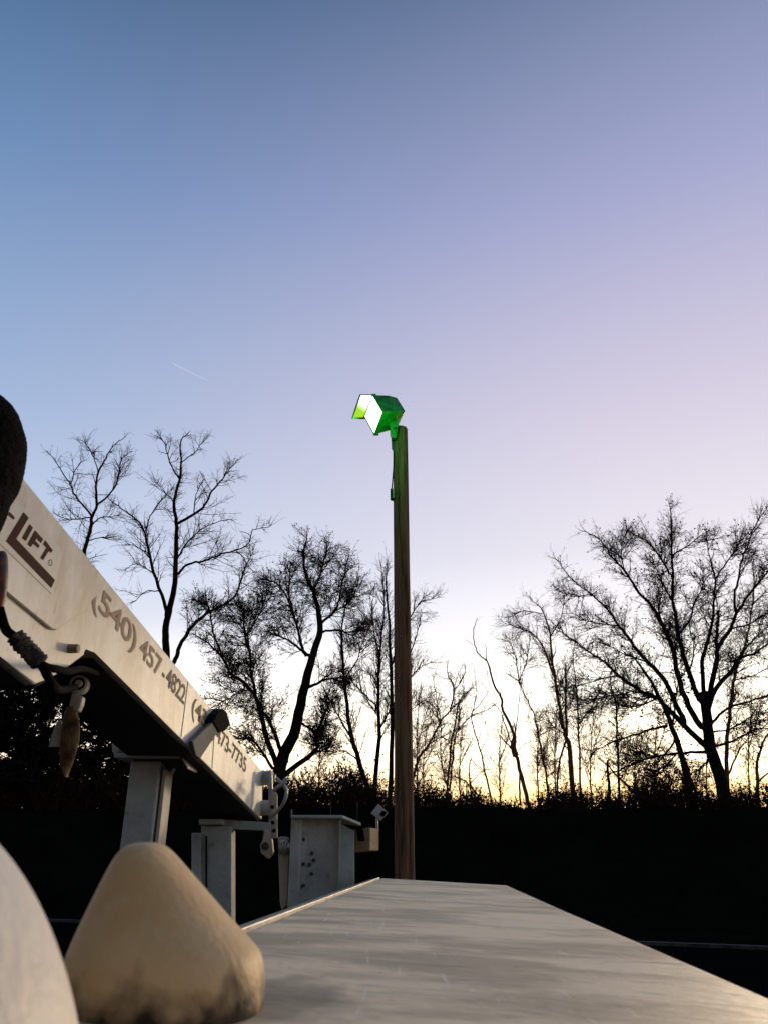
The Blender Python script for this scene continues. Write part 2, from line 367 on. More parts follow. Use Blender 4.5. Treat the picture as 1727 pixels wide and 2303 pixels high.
FINE = [(14, 62, 25, 65, 7, .17, .05, 2.4), (11, 30, 25, 70, 5, .22, .03, 1.4), (9, 14, 25, 70, 3, .22, .02, .9)]
tree('bare_tree', 'slim bare tree rising behind the white boom, leftmost against the sky', 41, [
    ([(140, 1815), (150, 1500), (175, 1320), (193, 1236), (205, 1188), (207, 1164), (217, 1144), (217, 1105), (221, 1065), (235, 1037), (251, 1009), (272, 989)], 13, 2.2),
    ([(207, 1164), (201, 1152), (171, 1116), (159, 1089), (143, 1065), (113, 1021)], 5.5, 1.8),
    ([(159, 1089), (171, 1057), (187, 1037)], 3, 1.3), ([(221, 1065), (211, 1025), (195, 1001)], 3, 1.2),
    ([(217, 1136), (239, 1120), (263, 1089), (274, 1037), (286, 1021)], 5, 1.5), ([(205, 1184), (227, 1164), (259, 1162)], 4, 1.2),
    ([(205, 1164), (159, 1168), (131, 1160)], 3.2, 1.2), ([(199, 1215), (232, 1208), (262, 1212)], 3, 1.1)], seed=11, lv=FINE, twigk=1.0)
tree('bare_tree', 'tallest bare tree with open zigzag limbs between the boom and the leafy tree', 39, [
    ([(390, 1815), (385, 1600), (374, 1461), (374, 1410), (383, 1367), (392, 1324), (396, 1273), (396, 1222), (398, 1176), (392, 1128), (404, 1081), (408, 1041), (406, 997), (422, 977)], 20, 2.4),
    ([(376, 1389), (369, 1353), (347, 1287), (336, 1240), (324, 1192), (302, 1164), (274, 1144), (247, 1124)], 9, 1.8),
    ([(328, 1195), (334, 1176), (342, 1156), (358, 1132), (382, 1105)], 3.6, 1.4),
    ([(399, 1178), (438, 1156), (461, 1136), (477, 1105), (501, 1077), (513, 1061), (533, 1037)], 6.5, 1.7),
    ([(396, 1295), (423, 1269), (459, 1262), (499, 1246), (531, 1237), (560, 1222), (568, 1193), (600, 1186)], 6, 1.6),
    ([(396, 1270), (410, 1236), (430, 1212), (458, 1188), (509, 1168)], 5.5, 1.5),
    ([(403, 1075), (382, 1041), (374, 1001), (358, 977)], 4, 1.4),
    ([(385, 1500), (396, 1483), (405, 1454), (434, 1407), (463, 1382), (499, 1363), (531, 1338), (546, 1295), (557, 1266), (571, 1240)], 11, 1.8),
    ([(342, 1260), (318, 1235), (296, 1225)], 3.4, 1.2), ([(347, 1290), (312, 1268), (290, 1275)], 3, 1.1), ([(531, 1237), (552, 1262), (548, 1290)], 2.6, 1.1),
    ([(406, 1040), (438, 1018), (455, 995)], 3, 1.2), ([(361, 1330), (330, 1330), (305, 1352)], 3, 1.1), ([(392, 1128), (370, 1105), (350, 1085)], 2.6, 1.1), ([(438, 1156), (440, 1120), (452, 1090)], 3, 1.2)],
    seed=12, lv=FINE, twigk=1.0)
tree('leafy_tree', 'dense dark tree still holding small leaves, left of the pole', 36.5, [
    ([(612, 1815), (625, 1747), (640, 1693), (665, 1638), (680, 1566), (694, 1512), (705, 1468), (720, 1418), (716, 1374), (705, 1331), (687, 1287), (683, 1240), (691, 1208)], 33, 2.5),
    ([(622, 1720), (600, 1656), (586, 1598), (575, 1566), (546, 1533), (517, 1512), (503, 1483), (481, 1457), (452, 1436)], 13, 3),
    ([(633, 1690), (611, 1631), (589, 1598)], 10, 6), ([(575, 1560), (569, 1530), (560, 1494), (528, 1494)], 9, 3),
    ([(566, 1500), (564, 1483), (553, 1432), (546, 1381), (535, 1340)], 7, 2), ([(548, 1540), (550, 1551), (517, 1570), (481, 1591)], 4.5, 2),
    ([(615, 1730), (575, 1671), (535, 1660)], 8, 2.5), ([(635, 1745), (683, 1711), (712, 1685), (712, 1653), (734, 1598), (745, 1577)], 13, 4),
    ([(670, 1620), (690, 1635), (712, 1650)], 6, 5), ([(685, 1548), (705, 1541), (741, 1526), (770, 1532)], 9, 2.5),
    ([(720, 1418), (723, 1403), (752, 1374), (767, 1331), (781, 1258)], 8, 2), ([(700, 1480), (683, 1465), (647, 1439), (607, 1421)], 9, 2.5),
    ([(690, 1475), (680, 1457), (662, 1385), (636, 1324), (600, 1302)], 9, 2), ([(718, 1425), (727, 1421), (763, 1418), (796, 1428), (817, 1400)], 7, 2),
    ([(503, 1483), (480, 1420), (470, 1365), (440, 1350)], 5, 1.6), ([(705, 1331), (725, 1280), (735, 1230)], 5, 1.6), ([(662, 1385), (650, 1330), (655, 1270)], 5, 1.6),
    ([(752, 1374), (790, 1350), (805, 1310)], 4, 1.5), ([(553, 1432), (585, 1380), (600, 1340)], 4, 1.5)],
    seed=13, lv=[(11, 66, 20, 65, 7, .17, .02, 2.6), (9, 34, 20, 65, 5, .2, -.01, 1.5), (9, 15, 25, 70, 3, .2, -.03, .95)], leaf=(8.0, 5.0, 1.7, 'leaf', .15), twigk=1.55)
tree('bare_tree', 'bare many-stemmed tree close behind the left side of the pole', 42, [
    ([(832, 1783), (806, 1711), (788, 1638), (774, 1530), (770, 1457), (770, 1403), (778, 1360)], 13, 2.2),
    ([(792, 1664), (763, 1613), (734, 1559)], 6, 1.8), ([(774, 1530), (800, 1490), (815, 1450), (826, 1400)], 4, 1.5),
    ([(840, 1800), (842, 1783), (853, 1656), (850, 1566), (853, 1475), (864, 1367), (857, 1277)], 13, 1.8),
    ([(846, 1600), (842, 1584), (817, 1559), (788, 1530)], 5, 1.6), ([(853, 1475), (838, 1400), (840, 1330)], 4, 1.4),
    ([(806, 1711), (780, 1690), (752, 1688)], 4, 1.4), ([(853, 1640), (875, 1600), (885, 1570)], 5, 2)], seed=14,
    lv=[(13, 62, 18, 50, 7, .13, .08, 2.3), (11, 32, 18, 55, 5, .16, .08, 1.4), (9, 15, 20, 60, 3, .18, .05, .9)])
tree('bare_tree', 'straight bare tree half hidden by the wooden pole', 43.5, [
    ([(876, 1800), (882, 1656), (879, 1512), (875, 1403), (868, 1313), (872, 1270)], 12, 1.8),
    ([(881, 1620), (900, 1540), (930, 1450), (945, 1390)], 6, 1.6), ([(895, 1560), (935, 1510), (965, 1490)], 4, 1.4),
    ([(879, 1500), (905, 1420), (940, 1360), (972, 1345)], 5, 1.5), ([(882, 1640), (920, 1600), (960, 1570)], 4, 1.5)], seed=15,
    lv=[(13, 56, 18, 55, 7, .15, .04, 2.0), (11, 30, 18, 60, 5, .18, .03, 1.2), (9, 15, 20, 60, 3, .2, .03, .85)])
tree('bare_tree', 'bare tree leaning right from behind the foot of the pole', 40, [
    ([(915, 1800), (927, 1758), (939, 1712), (964, 1674), (989, 1626), (1017, 1591), (1037, 1575), (1062, 1545)], 8.5, 2),
    ([(1012, 1597), (1021, 1547), (1009, 1522), (1004, 1502)], 4.5, 1.5), ([(1021, 1550), (1040, 1527), (1047, 1507)], 3, 1.2), ([(964, 1674), (995, 1655), (1010, 1648)], 3, 1.2),
    ([(989, 1626), (975, 1590), (950, 1570)], 3, 1.2)], seed=16, mats=('glow_bark', 'glow_twig'),
    lv=[(11, 52, 20, 60, 6, .2, .03, 1.8), (10, 28, 20, 65, 4, .24, .02, 1.1), (9, 14, 25, 70, 3, .22, .02, .8)])
tree('bare_tree', 'thin forked bare sapling with a tangled top right of the pole', 40.5, [
    ([(1004, 1801), (1012, 1704), (1022, 1628), (1032, 1583), (1050, 1555)], 6, 2.4), ([(1010, 1780), (1019, 1704), (1021, 1670), (1029, 1644), (1057, 1613), (1093, 1598), (1110, 1585)], 5, 1.3),
    ([(1029, 1644), (1033, 1600), (1031, 1580)], 4, 3)], seed=17, mats=('glow_bark', 'glow_twig'), lv=[(9, 40, 15, 60, 5, .22, -.02, 1.6), (10, 24, 20, 65, 4, .25, .0, 1.0), (9, 13, 25, 70, 3, .25, 0, .8)])
tree('bare_tree', 'thin upright sapling just left of the tangled forked sapling', 42, [
    ([(1008, 1800), (1004, 1765), (991, 1710), (991, 1628), (981, 1570), (975, 1530)], 4, 1.4), ([(991, 1628), (965, 1590), (945, 1580)], 2.4, 1)], seed=18, mats=('glow_bark', 'glow_twig'),
    lv=[(9, 46, 20, 60, 5, .2, .03, 1.5), (9, 26, 20, 65, 4, .24, .02, 1.0), (9, 13, 25, 70, 3, .25, 0, .8)])
tree('bare_tree', 'slender bare sapling bending left before the brightest sky', 39.5, [
    ([(1105, 1806), (1093, 1750), (1077, 1679), (1061, 1623), (1065, 1590), (1072, 1555), (1065, 1502)], 5, 1.3), ([(1080, 1690), (1095, 1655), (1090, 1620)], 2.2, .9), ([(1062, 1600), (1095, 1560), (1098, 1520)], 2.4, 1)],
    seed=19, mats=('glow_bark', 'glow_twig'), lv=[(22, 44, 20, 60, 5, .2, .03, 1.3), (14, 22, 20, 65, 4, .24, .02, .9)])
tree('snag', 'short broken stub of a dead stem beside the slender sapling', 38.5, [
    ([(1060, 1800), (1057, 1765), (1055, 1735), (1058, 1707)], 5, 2.4), ([(1057, 1765), (1085, 1803)], 4, 4), ([(1057, 1768), (1032, 1750), (1004, 1745)], 4, 1.8), ([(1057, 1760), (1085, 1735), (1120, 1728)], 2.4, 1)],
    seed=20, mats=('glow_bark', 'glow_twig'), lv=[(26, 26, 20, 60, 4, .2, .03, 1.2), (14, 14, 20, 65, 3, .24, .02, .9)])
tree('snag', 'dead crooked tree with a swollen burl and a bare whip-like top', 38, [
    ([(1189, 1811), (1176, 1760), (1161, 1704), (1156, 1682), (1157, 1661), (1141, 1618), (1129, 1593), (1126, 1568), (1110, 1540), (1100, 1502), (1094, 1487), (1077, 1472), (1067, 1449), (1065, 1418), (1070, 1396)], 9.5, 1.4),
    ([(1160, 1700), (1156, 1690), (1153, 1680), (1154, 1668), (1157, 1655)], 15, 9), ([(1094, 1487), (1091, 1451)], 2.6, 1), ([(1155, 1675), (1148, 1669), (1133, 1623), (1123, 1596), (1105, 1580)], 4, 1.4),
    ([(1150, 1684), (1135, 1668), (1121, 1651)], 4, 2.6), ([(1158, 1660), (1164, 1603), (1169, 1553), (1169, 1472)], 2.8, 1), ([(1062, 1450), (1050, 1440)], 1.4, .8),
    ([(1169, 1811), (1168, 1770), (1166, 1720)], 5, 4), ([(1126, 1575), (1125, 1557)], 3, 1.4), ([(1160, 1650), (1154, 1617)], 2.6, 1.2), ([(1164, 1690), (1180, 1672), (1210, 1665)], 2.2, .9)],
    seed=21, mats=('glow_bark', 'glow_twig'), lv=[(60, 22, 25, 60, 4, .2, .03, 1.1), (16, 12, 20, 65, 3, .24, .02, .8)], twigk=.9)
tree('bare_tree', 'thin bare tree curving left, just right of the burled dead tree', 41, [
    ([(1232, 1806), (1229, 1760), (1222, 1717), (1209, 1654), (1197, 1598), (1176, 1558), (1166, 1532), (1146, 1520)], 6, 1.6),
    ([(1168, 1540), (1161, 1492), (1153, 1464), (1142, 1433)], 3.4, 1.2), ([(1166, 1535), (1185, 1480), (1190, 1440)], 3, 1.1), ([(1209, 1654), (1240, 1640)], 2.4, 1)],
    seed=22, mats=('glow_bark', 'glow_twig'), lv=[(10, 50, 20, 65, 6, .2, .02, 1.7), (9, 28, 20, 65, 4, .25, .01, 1.1), (9, 14, 25, 70, 3, .25, 0, .8)])
tree('bare_tree', 'bare tree with a stout pale trunk splitting in two, left of the great oak', 40, [
    ([(1290, 1815), (1285, 1760), (1280, 1679), (1271, 1654), (1260, 1608), (1250, 1547), (1240, 1477), (1237, 1426), (1219, 1375), (1196, 1350)], 13, 1.8),
    ([(1274, 1655), (1272, 1578), (1271, 1502)], 6.5, 4.5), ([(1245, 1522), (1222, 1459), (1194, 1423), (1133, 1401)], 5, 1.4), ([(1272, 1664), (1255, 1725), (1252, 1786)], 5, 4.5),
    ([(1268, 1580), (1253, 1555)], 3, 2), ([(1238, 1430), (1262, 1385), (1270, 1340)], 3.4, 1.2), ([(1270, 1650), (1240, 1632), (1228, 1612)], 2.6, 1), ([(1219, 1380), (1180, 1375), (1150, 1385)], 2.6, 1),
    ([(1250, 1547), (1282, 1500), (1290, 1450)], 3, 1.2)], seed=23, mats=('glow_bark', 'glow_twig'),
    lv=[(11, 56, 20, 65, 6, .19, .03, 1.9), (10, 30, 20, 65, 5, .24, .02, 1.2), (9, 14, 25, 70, 3, .24, .01, .8)])
tree('bare_tree', 'slim tree with one long branch leaning right, between split trunk and oak', 43, [
    ([(1306, 1806), (1304, 1778), (1301, 1661), (1298, 1571), (1290, 1510), (1287, 1465)], 6, 1.6), ([(1302, 1628), (1332, 1586), (1360, 1528)], 4, 1.4), ([(1300, 1660), (1285, 1640)], 2.4, 1)],
    seed=24, mats=('glow_bark', 'glow_twig'), lv=[(12, 46, 20, 60, 5, .2, .03, 1.6), (10, 26, 20, 65, 4, .25, .01, 1.0), (9, 13, 25, 70, 3, .25, 0, .8)])
tree('bare_tree', 'slim straight tree standing under the long left limbs of the oak', 42, [
    ([(1394, 1812), (1387, 1691), (1384, 1586), (1372, 1534), (1378, 1490)], 6, 1.6), ([(1386, 1600), (1400, 1560), (1402, 1520)], 3, 1.2)],
    seed=25, mats=('bark', 'twig'), lv=[(10, 46, 20, 60, 5, .2, .03, 1.6), (10, 26, 20, 65, 4, .25, .01, 1.0), (9, 13, 25, 70, 3, .25, 0, .8)])
tree('snag', 'broken dead trunk with a leaning stem under the oak', 38, [
    ([(1370, 1815), (1369, 1780), (1367, 1740), (1366, 1709)], 8, 5), ([(1450, 1812), (1420, 1776), (1396, 1754), (1370, 1725), (1345, 1706)], 7, 2.4)], seed=26,
    lv=[(24, 24, 20, 60, 4, .2, .03, 1.2), (14, 12, 20, 65, 3, .24, .02, .9)])
tree('oak_tree', 'great spreading dark oak with a thick leaning trunk at the right', 38, [
    ([(1640, 1830), (1634, 1815), (1619, 1751), (1601, 1697), (1592, 1646), (1586, 1595), (1580, 1555)], 33, 20),
    ([(1583, 1580), (1571, 1571), (1549, 1516), (1531, 1456), (1525, 1432), (1519, 1386), (1510, 1347), (1513, 1296), (1509, 1245), (1510, 1190), (1507, 1145)], 13, 1.8),
    ([(1513, 1300), (1504, 1287), (1477, 1245), (1450, 1215), (1420, 1199)], 5, 1.4), ([(1509, 1250), (1546, 1227), (1589, 1193)], 3.6, 1.3), ([(1510, 1350), (1486, 1305), (1468, 1260)], 4.5, 1.4),
    ([(1525, 1428), (1552, 1389), (1559, 1359), (1577, 1323), (1580, 1285)], 5, 1.5),
    ([(1590, 1640), (1571, 1628), (1546, 1586), (1528, 1537), (1513, 1468), (1495, 1419), (1477, 1386), (1459, 1356), (1429, 1323), (1402, 1281), (1372, 1248), (1354, 1218), (1317, 1196)], 15, 1.8),
    ([(1598, 1685), (1580, 1673), (1540, 1634), (1498, 1592), (1480, 1571), (1438, 1553), (1390, 1519), (1360, 1489), (1326, 1468), (1284, 1438), (1245, 1413)], 15, 1.8),
    ([(1540, 1634), (1528, 1600), (1489, 1525), (1456, 1489), (1426, 1456), (1420, 1444), (1390, 1407), (1363, 1368), (1329, 1338), (1287, 1305), (1254, 1263)], 13, 1.8),
    ([(1588, 1590), (1592, 1571), (1607, 1504), (1613, 1465), (1610, 1447), (1613, 1401), (1616, 1371)], 14, 4.5),
    ([(1610, 1460), (1619, 1447), (1643, 1413), (1655, 1380), (1685, 1335), (1727, 1284), (1780, 1225)], 10, 2), ([(1655, 1378), (1649, 1347), (1658, 1311), (1664, 1269), (1682, 1221), (1697, 1181), (1721, 1148)], 6, 1.6),
    ([(1582, 1560), (1577, 1489), (1586, 1456), (1598, 1413), (1604, 1356), (1607, 1305), (1595, 1251), (1589, 1215)], 10, 1.5), ([(1607, 1302), (1634, 1263), (1661, 1221), (1670, 1195)], 4, 1.3),
    ([(1590, 1600), (1607, 1552), (1643, 1510), (1661, 1483), (1697, 1468), (1727, 1447), (1800, 1415)], 12, 2), ([(1596, 1635), (1601, 1625), (1637, 1592), (1685, 1577), (1727, 1565), (1780, 1560)], 8, 2),
    ([(1600, 1695), (1577, 1691), (1522, 1694), (1468, 1703), (1426, 1718), (1384, 1736), (1360, 1738)], 8, 1.8), ([(1500, 1631), (1462, 1641), (1408, 1658), (1372, 1670), (1339, 1688)], 7, 1.6),
    ([(1661, 1483), (1690, 1440), (1740, 1400)], 5, 1.6), ([(1600, 1680), (1650, 1665), (1700, 1640), (1750, 1640)], 7, 2), ([(1468, 1703), (1440, 1690), (1442, 1670)], 4, 1.5),
    ([(1402, 1281), (1395, 1240), (1405, 1200)], 3, 1.2), ([(1329, 1338), (1290, 1340), (1255, 1330)], 3, 1.2), ([(1390, 1407), (1330, 1400), (1290, 1380)], 4, 1.3), ([(1390, 1519), (1340, 1530), (1270, 1552)], 4, 1.2),
    ([(1495, 1419), (1480, 1370), (1490, 1320), (1470, 1280)], 4, 1.3), ([(1549, 1516), (1560, 1460), (1548, 1410)], 4, 1.4), ([(1480, 1571), (1420, 1590), (1370, 1580), (1330, 1600)], 4, 1.3), ([(1456, 1489), (1400, 1470), (1350, 1440)], 4, 1.3), ([(1643, 1413), (1690, 1400), (1727, 1370)], 4, 1.4),
    ([(1592, 1646), (1640, 1640), (1690, 1610), (1740, 1600)], 5, 1.5), ([(1522, 1694), (1490, 1730), (1450, 1760)], 4, 1.3), ([(1601, 1697), (1570, 1730), (1530, 1750)], 5, 1.4), ([(1410, 1560), (1350, 1570), (1300, 1595)], 3, 1.1)],
    seed=27, lv=[(12, 66, 22, 65, 7, .18, .05, 2.4), (10, 32, 25, 70, 5, .22, .03, 1.4), (9, 14, 25, 70, 3, .24, .02, .9)], leaf=(80, 6, 3.2, 'leaf', -.2), dep=.5, twigk=1.42)
tree('bare_tree', 'second dark trunk leaning left just left of the oak trunk', 38.6, [
    ([(1556, 1815), (1537, 1721), (1510, 1637), (1483, 1571), (1455, 1520), (1425, 1480)], 17, 4), ([(1575, 1815), (1555, 1760), (1540, 1715)], 9, 6), ([(1520, 1660), (1500, 1690), (1470, 1720)], 5, 1.8), ([(1510, 1637), (1520, 1560), (1530, 1500)], 5, 1.6),
    ([(1485, 1575), (1440, 1560), (1400, 1565)], 5, 1.6)], seed=28, lv=[(10, 50, 22, 65, 6, .2, .02, 2), (9, 28, 25, 70, 4, .24, .0, 1.3), (9, 14, 25, 70, 3, .24, 0, .9)], leaf=(26, 7, 4, 'leaf', -.2))
tree('bare_tree', 'reddish bare tree standing behind the right side of the oak', 44, [
    ([(1636, 1800), (1634, 1757), (1634, 1661), (1640, 1601), (1649, 1534), (1661, 1483), (1676, 1447), (1691, 1356), (1694, 1296), (1690, 1262)], 11, 1.6), ([(1638, 1740), (1660, 1690), (1690, 1650)], 5, 1.5),
    ([(1690, 1360), (1720, 1330), (1745, 1290)], 3.4, 1.3), ([(1650, 1530), (1690, 1520), (1730, 1500)], 3.4, 1.3)], seed=29, mats=('glow_bark', 'glow_twig'), lv=[(11, 56, 20, 62, 6, .2, .03, 1.8), (10, 28, 25, 70, 4, .24, .01, 1.1), (9, 14, 25, 70, 3, .24, 0, .8)])
tree('bare_tree', 'crooked pale tree at the far right edge below the oak limbs', 37.5, [
    ([(1700, 1815), (1703, 1760), (1700, 1721), (1709, 1691), (1724, 1655), (1785, 1600)], 9, 3), ([(1704, 1758), (1727, 1739), (1770, 1730)], 5, 2), ([(1702, 1700), (1712, 1680)], 3, 1.5)], seed=30, mats=('glow_bark', 'glow_twig'),
    lv=[(13, 44, 20, 62, 5, .2, .03, 1.6), (10, 24, 25, 70, 4, .24, .01, 1.0)], leaf=(30, 6, 4, 'leaf', -.2))
for (x_, top_, Y_, sd, lab) in [(955, 1640, 45, 41, 'faint distant sapling low between the pole and the leaning tree'), (1330, 1600, 45, 42, 'faint distant sapling behind the broken dead trunk'),
                                (1125, 1620, 46, 45, 'faint distant sapling left of the burled dead tree'), (1250, 1560, 46, 46, 'faint distant sapling left of the stout split trunk'),
                                (1475, 1600, 46, 47, 'faint distant sapling left of the second leaning trunk'), (940, 1560, 46, 48, 'faint distant sapling nearest the right side of the pole'),
                                (1685, 1560, 46, 49, 'faint distant sapling at the right, beside the crooked pale tree'), (1210, 1640, 44, 50, 'low thin sapling right of the burled dead tree'),
                                (1035, 1640, 46, 54, 'faint distant sapling behind the short broken stub'), (1590, 1640, 46, 55, 'faint distant sapling close behind the oak trunk'),
                                (1430, 1640, 45, 43, 'faint distant sapling directly behind the leaning dead stem'), (720, 1640, 45, 44, 'thin distant sapling seen under the leafy tree')]:
    tree('sapling', lab, Y_, [([(x_, 1806), (x_ - 3, (1806 + top_) / 2), (x_ + 4, top_)], 4, 1.3), ([(x_ - 2, (1806 + top_) / 2), (x_ + 22, top_ + 30)], 2.4, 1)], seed=sd, mats=('glow_bark', 'glow_twig'),
         lv=[(9, 46, 18, 60, 5, .2, .05, 1.4), (9, 24, 20, 65, 4, .24, .03, .9), (10, 12, 25, 70, 3, .24, 0, .75)], group='distant saplings on the bank')

def evergreen(label, Y, cx, top, base_, half, seed, n):
    rg = np.random.default_rng(seed); s = mpp(cx, base_, Y); b0 = P(cx, base_, Y); b0.z = float(ground_z(b0.x, b0.y)) - .1; t0 = P(cx, top, Y)
    root = thing('evergreen_tree', b0, label, 'tree', 'evergreens below the boom')
    H = t0.z - b0.z
    V, Q = tubes([(np.array([[b0[:], [b0.x, b0.y, b0.z + H * .5], [b0.x, b0.y, b0.z + H * .97]]]), np.array([[.22, .14, .03]]), 7)]); np_mesh('trunk', V, Q, MT['bark'], root)
    h = rg.beta(1.15, 1.5, 260); a = rg.uniform(0, 2 * math.pi, 260); ln = half * s * (1.05 - h * .8) * rg.uniform(.65, 1.1, 260)
    st = np.stack([np.full(260, b0.x), np.full(260, b0.y), b0.z + H * (.04 + .95 * h)], 1); d = nrmz(np.stack([np.cos(a), np.sin(a), rg.uniform(-.1, .35, 260)], 1))
    p1, r1 = grow(st, d, ln, np.full(260, .03), np.full(260, .008), 6, .08, .02, rg)
    s2, t2, _, _ = sample([(p1, r1)], .22, .15, rg); a2 = np.radians(rg.uniform(30, 60, len(s2)))[:, None]; d2 = nrmz(t2 * np.cos(a2) + perp_rand(t2, rg) * np.sin(a2) * np.array([1, 1, .6]))
    p2, r2 = grow(s2, d2, rg.uniform(.3, .9, len(s2)), np.full(len(s2), .012), np.full(len(s2), .006), 4, .12, -.02, rg)
    V, Q = tubes([(p1, r1, 4), (p2, r2, 3)]); np_mesh('crown', V, Q, MT['twig'], root)
    s3, t3, _, _ = sample([(p2, r2)], .05 * 12000 / n, .05, rg); V, Q = leaf_quads(s3, t3, .19, .075, rg)
    o = np_mesh('foliage', V, Q, MT['needle'], root, smooth=False); o['kind'] = 'stuff'
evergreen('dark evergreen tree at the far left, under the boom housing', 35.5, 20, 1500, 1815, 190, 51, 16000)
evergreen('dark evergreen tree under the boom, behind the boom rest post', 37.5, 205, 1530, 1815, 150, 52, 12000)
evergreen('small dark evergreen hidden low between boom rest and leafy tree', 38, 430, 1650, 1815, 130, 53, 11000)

# undergrowth along the crest, one uncountable mass
def undergrowth():
    rg = np.random.default_rng(77); s = mpp(863, 1812, 36)
    knots = [(-60, 1735), (250, 1740), (430, 1725), (560, 1745), (640, 1745), (700, 1735), (760, 1715), (820, 1740), (880, 1760), (930, 1762), (1000, 1775), (1050, 1765), (1085, 1788), (1120, 1803), (1190, 1803), (1225, 1775), (1260, 1755), (1310, 1775), (1350, 1768), (1400, 1772), (1440, 1745), (1500, 1715), (1550, 1745), (1590, 1778), (1640, 1785), (1680, 1758), (1727, 1760), (1800, 1745)]
    kx = np.array([k[0] for k in knots]); ky = np.array([k[1] for k in knots])
    n = 6500; px = rg.uniform(-60, 1800, n); Yd = rg.uniform(33.8, 37.2, n); top = np.interp(px, kx, ky)
    st = np.array([P(x, 1812, y)[:] for x, y in zip(px, Yd)]); st[:, 2] = ground_z(st[:, 0], st[:, 1]) - .05
    cl = .55 + .45 * np.sin(px * .061 + 1.3) * np.sin(px * .023) + .35 * np.sin(px * .17 + Yd * 2); keepc = rg.random(n) < np.clip(cl + .35, .15, 1)
    Ln = (1820 - top) * s * rg.uniform(.3, 1.0, n) * np.clip(cl + .35, .35, 1.3)
    px, Yd, top, st, Ln = px[keepc], Yd[keepc], top[keepc], st[keepc], Ln[keepc]; n = len(px)
    d = nrmz(np.stack([rg.normal(0, .38, n), rg.normal(0, .3, n), np.ones(n)], 1))
    p1, r1 = grow(st, d, Ln, np.full(n, .016), np.full(n, .008), 5, .2, .0, rg)
    s2, t2, _, _ = sample([(p1, r1)], .33, .2, rg); a2 = np.radians(rg.uniform(25, 75, len(s2)))[:, None]; d2 = nrmz(t2 * np.cos(a2) + perp_rand(t2, rg) * np.sin(a2))
    p2, r2 = grow(s2, d2, rg.uniform(.15, .65, len(s2)), np.full(len(s2), .009), np.full(len(s2), .006), 3, .25, .02, rg)
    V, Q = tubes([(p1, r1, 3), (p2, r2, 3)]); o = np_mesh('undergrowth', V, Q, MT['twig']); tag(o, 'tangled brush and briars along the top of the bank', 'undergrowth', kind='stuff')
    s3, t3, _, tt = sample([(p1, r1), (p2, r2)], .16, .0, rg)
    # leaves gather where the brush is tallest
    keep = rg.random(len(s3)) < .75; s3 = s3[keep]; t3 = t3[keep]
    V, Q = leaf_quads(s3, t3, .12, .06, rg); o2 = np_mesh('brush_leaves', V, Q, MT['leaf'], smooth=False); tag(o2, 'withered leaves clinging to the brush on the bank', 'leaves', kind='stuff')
undergrowth()
for (x_, y0_, y1_, lab) in [(745, 1798, 1826, 'thin pale marker post on the bank, left of two'), (804, 1803, 1828, 'thin pale marker post on the bank, right of two')]:
    a = P(x_, y1_, 31.5); b = P(x_, y0_, 31.5); a.z = float(ground_z(a.x, a.y)) - .05
    bm = cyl(a, b, .011, n=8); tag(from_bm('marker_post', bm, MT['post']), lab, 'post', 'marker posts on the bank')
a = P(1682, 1835, 33); gz = float(ground_z(a.x, a.y))
rt = thing('tail_light_glint', (a.x, a.y, gz), 'tiny red tail-light glint low on the bank at the right', 'marker')  # distant tail-light glint, shown by an added glowing disc on a rod
from_bm('added_stake', cyl((a.x, a.y + .03, gz - .1), (a.x, a.y + .03, a.z + .08), .02, n=8), MT['darkmetal'], rt)
from_bm('lens', cyl((a.x, a.y + .005, a.z), (a.x, a.y - .03, a.z), .07, .05, n=14), MT['redlamp'], rt)

# vapour trail high in the sky
mtr = bpy.data.materials.new('ice_vapour'); mtr.use_nodes = True; t_ = mtr.node_tree; t_.nodes.clear()
a_ = t_.nodes.new('ShaderNodeBsdfTransparent'); b_ = t_.nodes.new('ShaderNodeBsdfTranslucent'); b_.inputs[0].default_value = (.95, .95, .95, 1); c_ = t_.nodes.new('ShaderNodeBsdfDiffuse'); c_.inputs[0].default_value = (.95, .95, .95, 1)
ad = t_.nodes.new('ShaderNodeAddShader'); m_ = t_.nodes.new('ShaderNodeMixShader'); o_ = t_.nodes.new('ShaderNodeOutputMaterial'); m_.inputs[0].default_value = .055
t_.links.new(b_.outputs[0], ad.inputs[0]); t_.links.new(c_.outputs[0], ad.inputs[1]); t_.links.new(a_.outputs[0], m_.inputs[1]); t_.links.new(ad.outputs[0], m_.inputs[2]); t_.links.new(m_.outputs[0], o_.inputs[0])
o = tube_obj('vapour_trail', [P(390, 817, 8000)[:], P(425, 835, 7950)[:], P(470, 857, 7900)[:]], 9, mtr, k=8, r1=3)
tag(o, 'short thin white vapour trail in the blue sky', 'vapour trail')

# ------------------------------------------------------------------ pole and floodlights
PX, PY = .245, 10.0
ztop = P(905, 962, PY).z
root = thing('utility_pole', (PX, PY, 0), 'tall brown weathered wooden pole carrying the green lights', 'pole')
prof = [(0, -.3, .125), (0, 1.5, .119), (0, 3.5, .115), (0, 5.5, .111), (0, ztop - .05, .108), (0, ztop - .012, .1), (0, ztop, .075)]
bm = bmesh.new(); rings = []
rg = np.random.default_rng(5); nn = 28
zs = np.concatenate([np.linspace(-.3, ztop - .05, 60), [ztop - .02, ztop - .004, ztop]]); wv = rg.normal(size=nn) * .0018
for z_ in zs:
    r_ = np.interp(z_, [q[1] for q in prof], [q[2] for q in prof])
    rings.append([bm.verts.new((PX + math.cos(k * 2 * math.pi / nn) * (r_ + wv[k] + .001 * math.sin(z_ * 3 + k)), PY + math.sin(k * 2 * math.pi / nn) * (r_ + wv[k]), z_ - .03 * (math.cos(k * 2 * math.pi / nn) > .2) * (z_ > ztop - .01))) for k in range(nn)])
